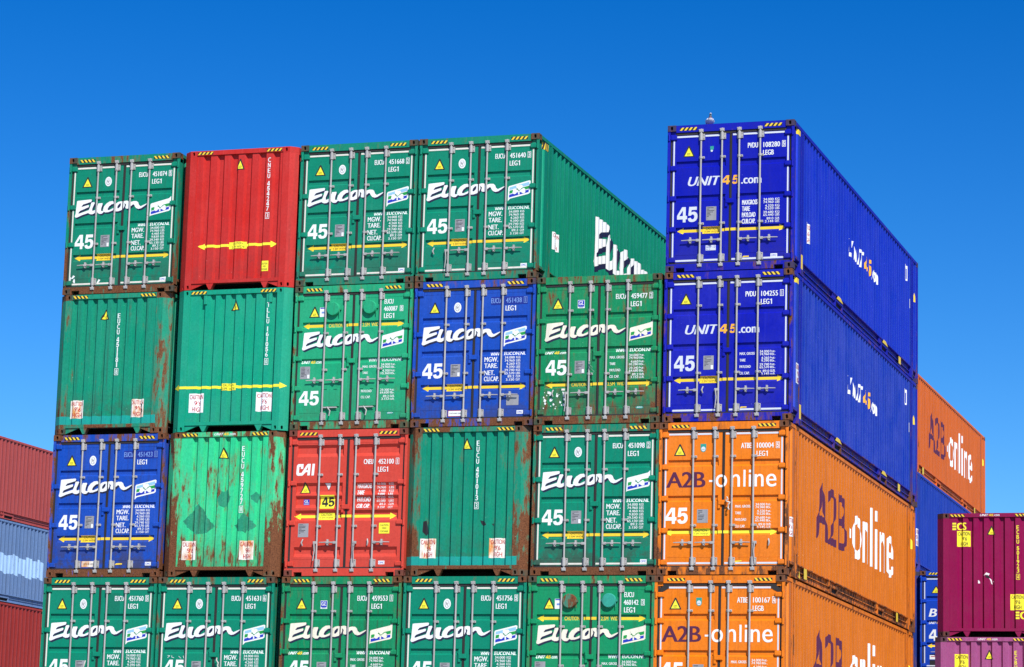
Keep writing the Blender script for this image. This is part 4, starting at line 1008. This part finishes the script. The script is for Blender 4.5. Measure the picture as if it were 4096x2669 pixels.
# ================================================================== stacks behind
YB = 28.3
r, P, F = container('distant orange container behind the blue stack, only its lettered long side showing', (-2.66, YB, ZTOP - H), (230, 110, 28), closed=(.225, 1.451), rust=.08, grime=.15, fade=.25, low=.1, frust=.4, crust=.6); orange_side(r)
r, P, F = container('distant blue container, its long side showing beneath the distant orange one', (-2.62, YB, ZTOP - PITCH - H), (18, 60, 176), closed=(.225, 1.451), rust=.08, grime=.2, fade=.6, low=.1, frust=.5, crust=.7)
d = Decal(surf_side); caution96(d, .22, .62, .75, 1.25); d.poly([(.20, .9), (.20, 1.1), (.05, 1.0)], 'yellow', 0); d.build('height_sticker', r)
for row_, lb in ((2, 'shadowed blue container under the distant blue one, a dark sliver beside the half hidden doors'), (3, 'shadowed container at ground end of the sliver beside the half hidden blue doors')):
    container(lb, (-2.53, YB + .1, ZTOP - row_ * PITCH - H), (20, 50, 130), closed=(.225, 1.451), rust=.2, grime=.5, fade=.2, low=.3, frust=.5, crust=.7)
r, P, F = container('blue door-end container half hidden behind the maroon one, large white B on its left door', (0.03, YB, ZTOP - 2 * PITCH - H), (10, 66, 184), door='five', hz=[2.655, 2.045, 1.445, .835, .235], bars=(2.235, .93), rust=.05, grime=.1, fade=.2, low=.1, frust=.3, crust=.75, tape='silver')
s = surf_door('five')
hazard(r)
d = Decal(s); d.text('BOX', .24, 1.15, 1.60, 1.83, 'white', 0, .05, .2); d.build('logo', r)
d = Decal(s); triangle(d, .45, 2.26, .28); d.build('warning_triangle', r)
d = Decal(s); unit45(d, .24, .72, 1.40, 1.46); d.build('brand_name', r)
d = Decal(s); d.text('45', .25, .72, .92, 1.24, 'white', 0, .06); d.build('length_number', r)
d = Decal(s); arrow(d, .78, .20, 2.34); d.build('caution_arrow', r)
d = Decal(s); d.rect(.27, .60, .40, .52, 'white', 0); d.rect(.30, .57, .47, .49, 'redink', 1); d.rect(.27, .60, .16, .38, 'black', 0); d.build('cargo_label', r)
r, P, F = container('blue door-end container under the half hidden blue one, only its top left corner showing', (0.03, YB, ZTOP - 3 * PITCH - H), (10, 60, 170), door='five', rust=.05, grime=.1, fade=.2, low=.1, frust=.3, crust=.75, tape='silver')
hazard(r)

E_M = (.245, 1.901); SM = surf_end(E_M)
def ecs(d, x, z, w_=.33, h=.18):
    for i in range(3): d.rect(x, x + w_ * .27, z + h * (.0 + .36 * i), z + h * (.24 + .36 * i), 'lemon', 0)
    d.text('CS', x + w_ * .31, x + w_, z, z + h * .98, 'lemon', 0, .055)
r, P, F = container('maroon container with ribbed closed end and yellow letters, at the right edge of the picture', (2.75, 14.8, ZTOP - 2 * PITCH - H), (140, 8, 74), closed=E_M, rust=.10, grime=.12, fade=.2, low=.15, frust=.22, crust=.5)
closed_common(r, SM, (1.28, 2.38), uname=True, flip=True)
for a_, b_ in ((.37, 2.50), (1.84, .41)): d = Decal(SM); ecs(d, a_, b_); d.build('logo', r)
d = Decal(SM); vertical(d, ('ECBU', '501923', '4'), 1.87, 2.60, 'lemon'); d.build('container_number', r)
for a, z in ((.48, 2.11), (1.72, .62)): d = Decal(SM); caution96(d, a, a + .31, z, z + .37, 'lemon', 'black'); d.build('height_sticker', r)
d = Decal(SM)
for p in ([(1.10, 1.42), (1.16, 1.50), (1.24, 1.47), (1.21, 1.42), (1.14, 1.45)], [(1.22, 1.38), (1.28, 1.33), (1.30, 1.22), (1.27, 1.24), (1.25, 1.32)], [(.97, 1.32), (1.0, 1.30), (1.01, 1.25), (.97, 1.24)], [(1.31, 1.30), (1.35, 1.29), (1.32, 1.27)]): d.poly(p, 'white', 0)
for p in ([(1.13, 1.40), (1.18, 1.45), (1.26, 1.38), (1.22, 1.36)],): d.poly(p, 'black', 1)
d.build('scrape_marks', r)
r, P, F = container('faded mauve container with ribbed closed end beneath the maroon one at the right edge', (2.69, 14.8, ZTOP - 3 * PITCH - H), (160, 76, 130), closed=E_M, rust=.12, grime=.2, fade=.7, low=.15, frust=.25, crust=.5)
closed_common(r, SM, (1.28, 2.38), uname=True, flip=True)
d = Decal(SM); vertical(d, ('ECBU', '501876', '2'), 1.87, 2.58, 'lemon'); d.build('container_number', r)
d = Decal(SM); caution96(d, .48, .79, 2.13, 2.50, 'lemon', 'black'); d.build('height_sticker', r)

# left hand stack, seen along its sides
XL = -34.2 - W; YL = 28.6
r, P, F = container('faded red container topmost of the stack at the left edge', (XL, YL, ZTOP - H), (188, 82, 78), closed=(.225, 1.451), rust=.12, grime=.3, fade=.3, low=.1, frust=.15, crust=.3)
r, P, F = container('pale blue container with a lighter scratched patch, in the stack at the left edge', (XL, YL, ZTOP - PITCH - H), (112, 144, 190), closed=(.225, 1.451), rust=.18, grime=.55, fade=.4, low=.3, frust=.2, crust=.3)
MAT['ghostblue'] = worn('pale_blue_overpaint', (.36, .56, .82), .7, (.09, .16, .42, 1))
d = Decal(surf_side)
for a in range(9): d.poly([(8.1 + a * .48, 1.02 + (a % 3) * .05), (8.62 + a * .48, .98 + (a % 2) * .06), (8.60 + a * .48, 1.72 - (a % 3) * .04), (8.14 + a * .48, 1.76 - (a % 2) * .1)], 'ghostblue', 0)
d.rect(12.65, 13.05, 1.5, 1.8, 'ghostblue', 0); d.rect(12.9, 13.2, .4, .9, 'ghostblue', 0); d.build('overpainted_patch', r)
r, P, F = container('dark red container lowest of the stack at the left edge', (XL, YL, ZTOP - 2 * PITCH - H), (170, 52, 46), closed=(.225, 1.451), rust=.14, grime=.3, fade=.3, low=.1, frust=.15, crust=.3)

# ================================================================== loose things
def pigeon():
    root = bpy.data.objects.new('pigeon', None); COL.objects.link(root)
    root.location = (XS[5] + .80, .16, ZTOP - .014); root.rotation_euler = (0, 0, radians(20)); root.scale = (.92,) * 3
    tag(root, 'grey and white pigeon standing on the roof edge of the highest blue container', 'bird')
    # one skinned body: tail, belly, breast, neck, head, beak; faces -Y
    bm = bmesh.new()
    secs = [(.20, .035, .022, .008), (.13, .055, .035, .018), (.07, .085, .055, .045), (.0, .115, .066, .062), (-.045, .135, .062, .062), (-.075, .165, .044, .046), (-.085, .195, .028, .030), (-.088, .222, .023, .026), (-.098, .243, .026, .026), (-.110, .252, .020, .020), (-.128, .246, .008, .007), (-.145, .240, .002, .002)]
    n = 14; rings = []
    for i, (y, z, rx, rz) in enumerate(secs):
        if i < 4: nx = Vector((0, 0, 1))
        elif i < 8: nx = Vector((0, .75, .35)).normalized()
        else: nx = Vector((0, .1, 1)).normalized()
        rings.append([bm.verts.new(Vector((0, y, z)) + Vector((1, 0, 0)) * rx * cos(2 * pi * j / n) + nx * rz * sin(2 * pi * j / n)) for j in range(n)])
    for a, b in zip(rings, rings[1:]):
        for j in range(n): bm.faces.new((a[j], a[(j + 1) % n], b[(j + 1) % n], b[j]))
    bm.faces.new(rings[0]); bm.faces.new(rings[-1]); bmesh.ops.recalc_face_normals(bm, faces=bm.faces)
    for f in bm.faces: f.smooth = True
    me = bpy.data.meshes.new('body'); bm.to_mesh(me); bm.free()
    k = NT('pigeon_plumage'); tc = k.n('TexCoord').outputs['Object']; sp = k.n('SeparateXYZ'); k.l(tc, sp.inputs[0])
    z = k.math('ADD', sp.outputs[2], k.math('MULTIPLY', k.noise(tc, 30, 3), .03))
    c = k.mix(k.ramp(z, .165, .185), (.55, .54, .60, 1), (.09, .035, .09, 1)); c = k.mix(k.ramp(z, .20, .215), c, (.05, .11, .12, 1)); c = k.mix(k.ramp(z, .245, .255), c, (.42, .45, .52, 1))
    k.l(c, k.b.inputs['Base Color']); k.b.inputs['Roughness'].default_value = .6
    o = obj('body', me, root); me.materials.append(k.m)
    for sx in (-1, 1):
        m_ = MB(); m_.tube([(sx * .050, -.04, .145), (sx * .066, .02, .12), (sx * .055, .10, .085), (sx * .03, .19, .055)], [.022, .034, .028, .006], 8)
        w_ = obj('wing', m_.mesh('wing'), root); w_.data.materials.append(bpy.data.materials.get('pigeon_wing') or worn('pigeon_wing', (.62, .64, .70), .3, (.03, .03, .04, 1)))
        m_ = MB(); m_.tube([(sx * .025, -.01, .075), (sx * .026, -.015, .005)], .005, 6)
        for a in (-.5, 0, .5): m_.tube([(sx * .026, -.015, .006), (sx * .026 + sin(a) * .03, -.015 - cos(a) * .035, .004)], .0035, 5)
        g = obj('leg', m_.mesh('leg'), root); g.data.materials.append(bpy.data.materials.get('pigeon_leg') or worn('pigeon_leg', (.45, .09, .08), .1))
        m_ = MB(); m_.tube([(sx * .020, -.104, .250), (sx * .026, -.105, .2505)], .005, 8); e = obj('eye', m_.mesh('eye'), root); e.data.materials.append(MAT['black'])
pigeon()

def rope(label, pts, r_, mat, name='rope'):
    m_ = MB(); m_.tube(pts, r_, 6); me = m_.mesh(name); me.materials.append(mat)
    o = obj(name, me); tag(o, label, 'rope'); return o
def loc(c, r_, x, z, y=-.04, dx=0): p = at(c, r_); return (p[0] + dx + x, y, p[2] + z)
ROPE = worn('rope_fibre', (.55, .53, .47), .5); GCORD = worn('green_cord', (.05, .22, .12), .4)
q = random.Random(3)
pts = [loc(5, 2, 1.36 + q.uniform(-.045, .045), 1.46 - i * .022, -.03 + q.uniform(-.02, .01), -.06) for i in range(12)]
rope('knotted white rope tied round a locking bar of the upper orange door-end container', pts, .014, ROPE)
pts = [loc(1, 3, 1.37 + q.uniform(-.02, .02) + i * .005, 1.30 - i * .05, -.045, -.10) for i in range(12)]
rope('rope hanging by the door split of the container under the rust blotched light green one', pts, .014, ROPE)
pts = [loc(0, 3, 1.05 - .012 * i, 1.22 - i * .045 + q.uniform(-.01, .01), -.05 - .01 * sin(i), -.05) for i in range(10)]
rope('short rope looped round a bar at the bottom left container', pts, .013, ROPE)
pts = [loc(4, 1, 1.10 + .02 * sin(i * 2) + i * .012, 1.20 - i * .028, -.05) for i in range(9)]
rope('green cord tied to a bar of the rust streaked green container', pts, .011, GCORD)

# ================================================================== ground
m_ = MB(); m_.add([(-6000, -6000, 0), (6000, -6000, 0), (6000, 6000, 0), (-6000, 6000, 0)], [(0, 1, 2, 3)])
k = NT('yard_concrete'); g = k.n('NewGeometry').outputs['Position']
c = k.mix(k.ramp(k.noise(g, .35, 6, .7), .3, .7), (.20, .19, .175, 1), (.33, .315, .29, 1)); c = k.mix(k.ramp(k.noise(g, 6, 4, .7), .55, .75, 0, .6), c, (.09, .085, .08, 1))
k.l(c, k.b.inputs['Base Color']); k.b.inputs['Roughness'].default_value = .9
me = m_.mesh('ground', fix=False); me.materials.append(k.m); o = obj('ground', me); o['kind'] = 'structure'
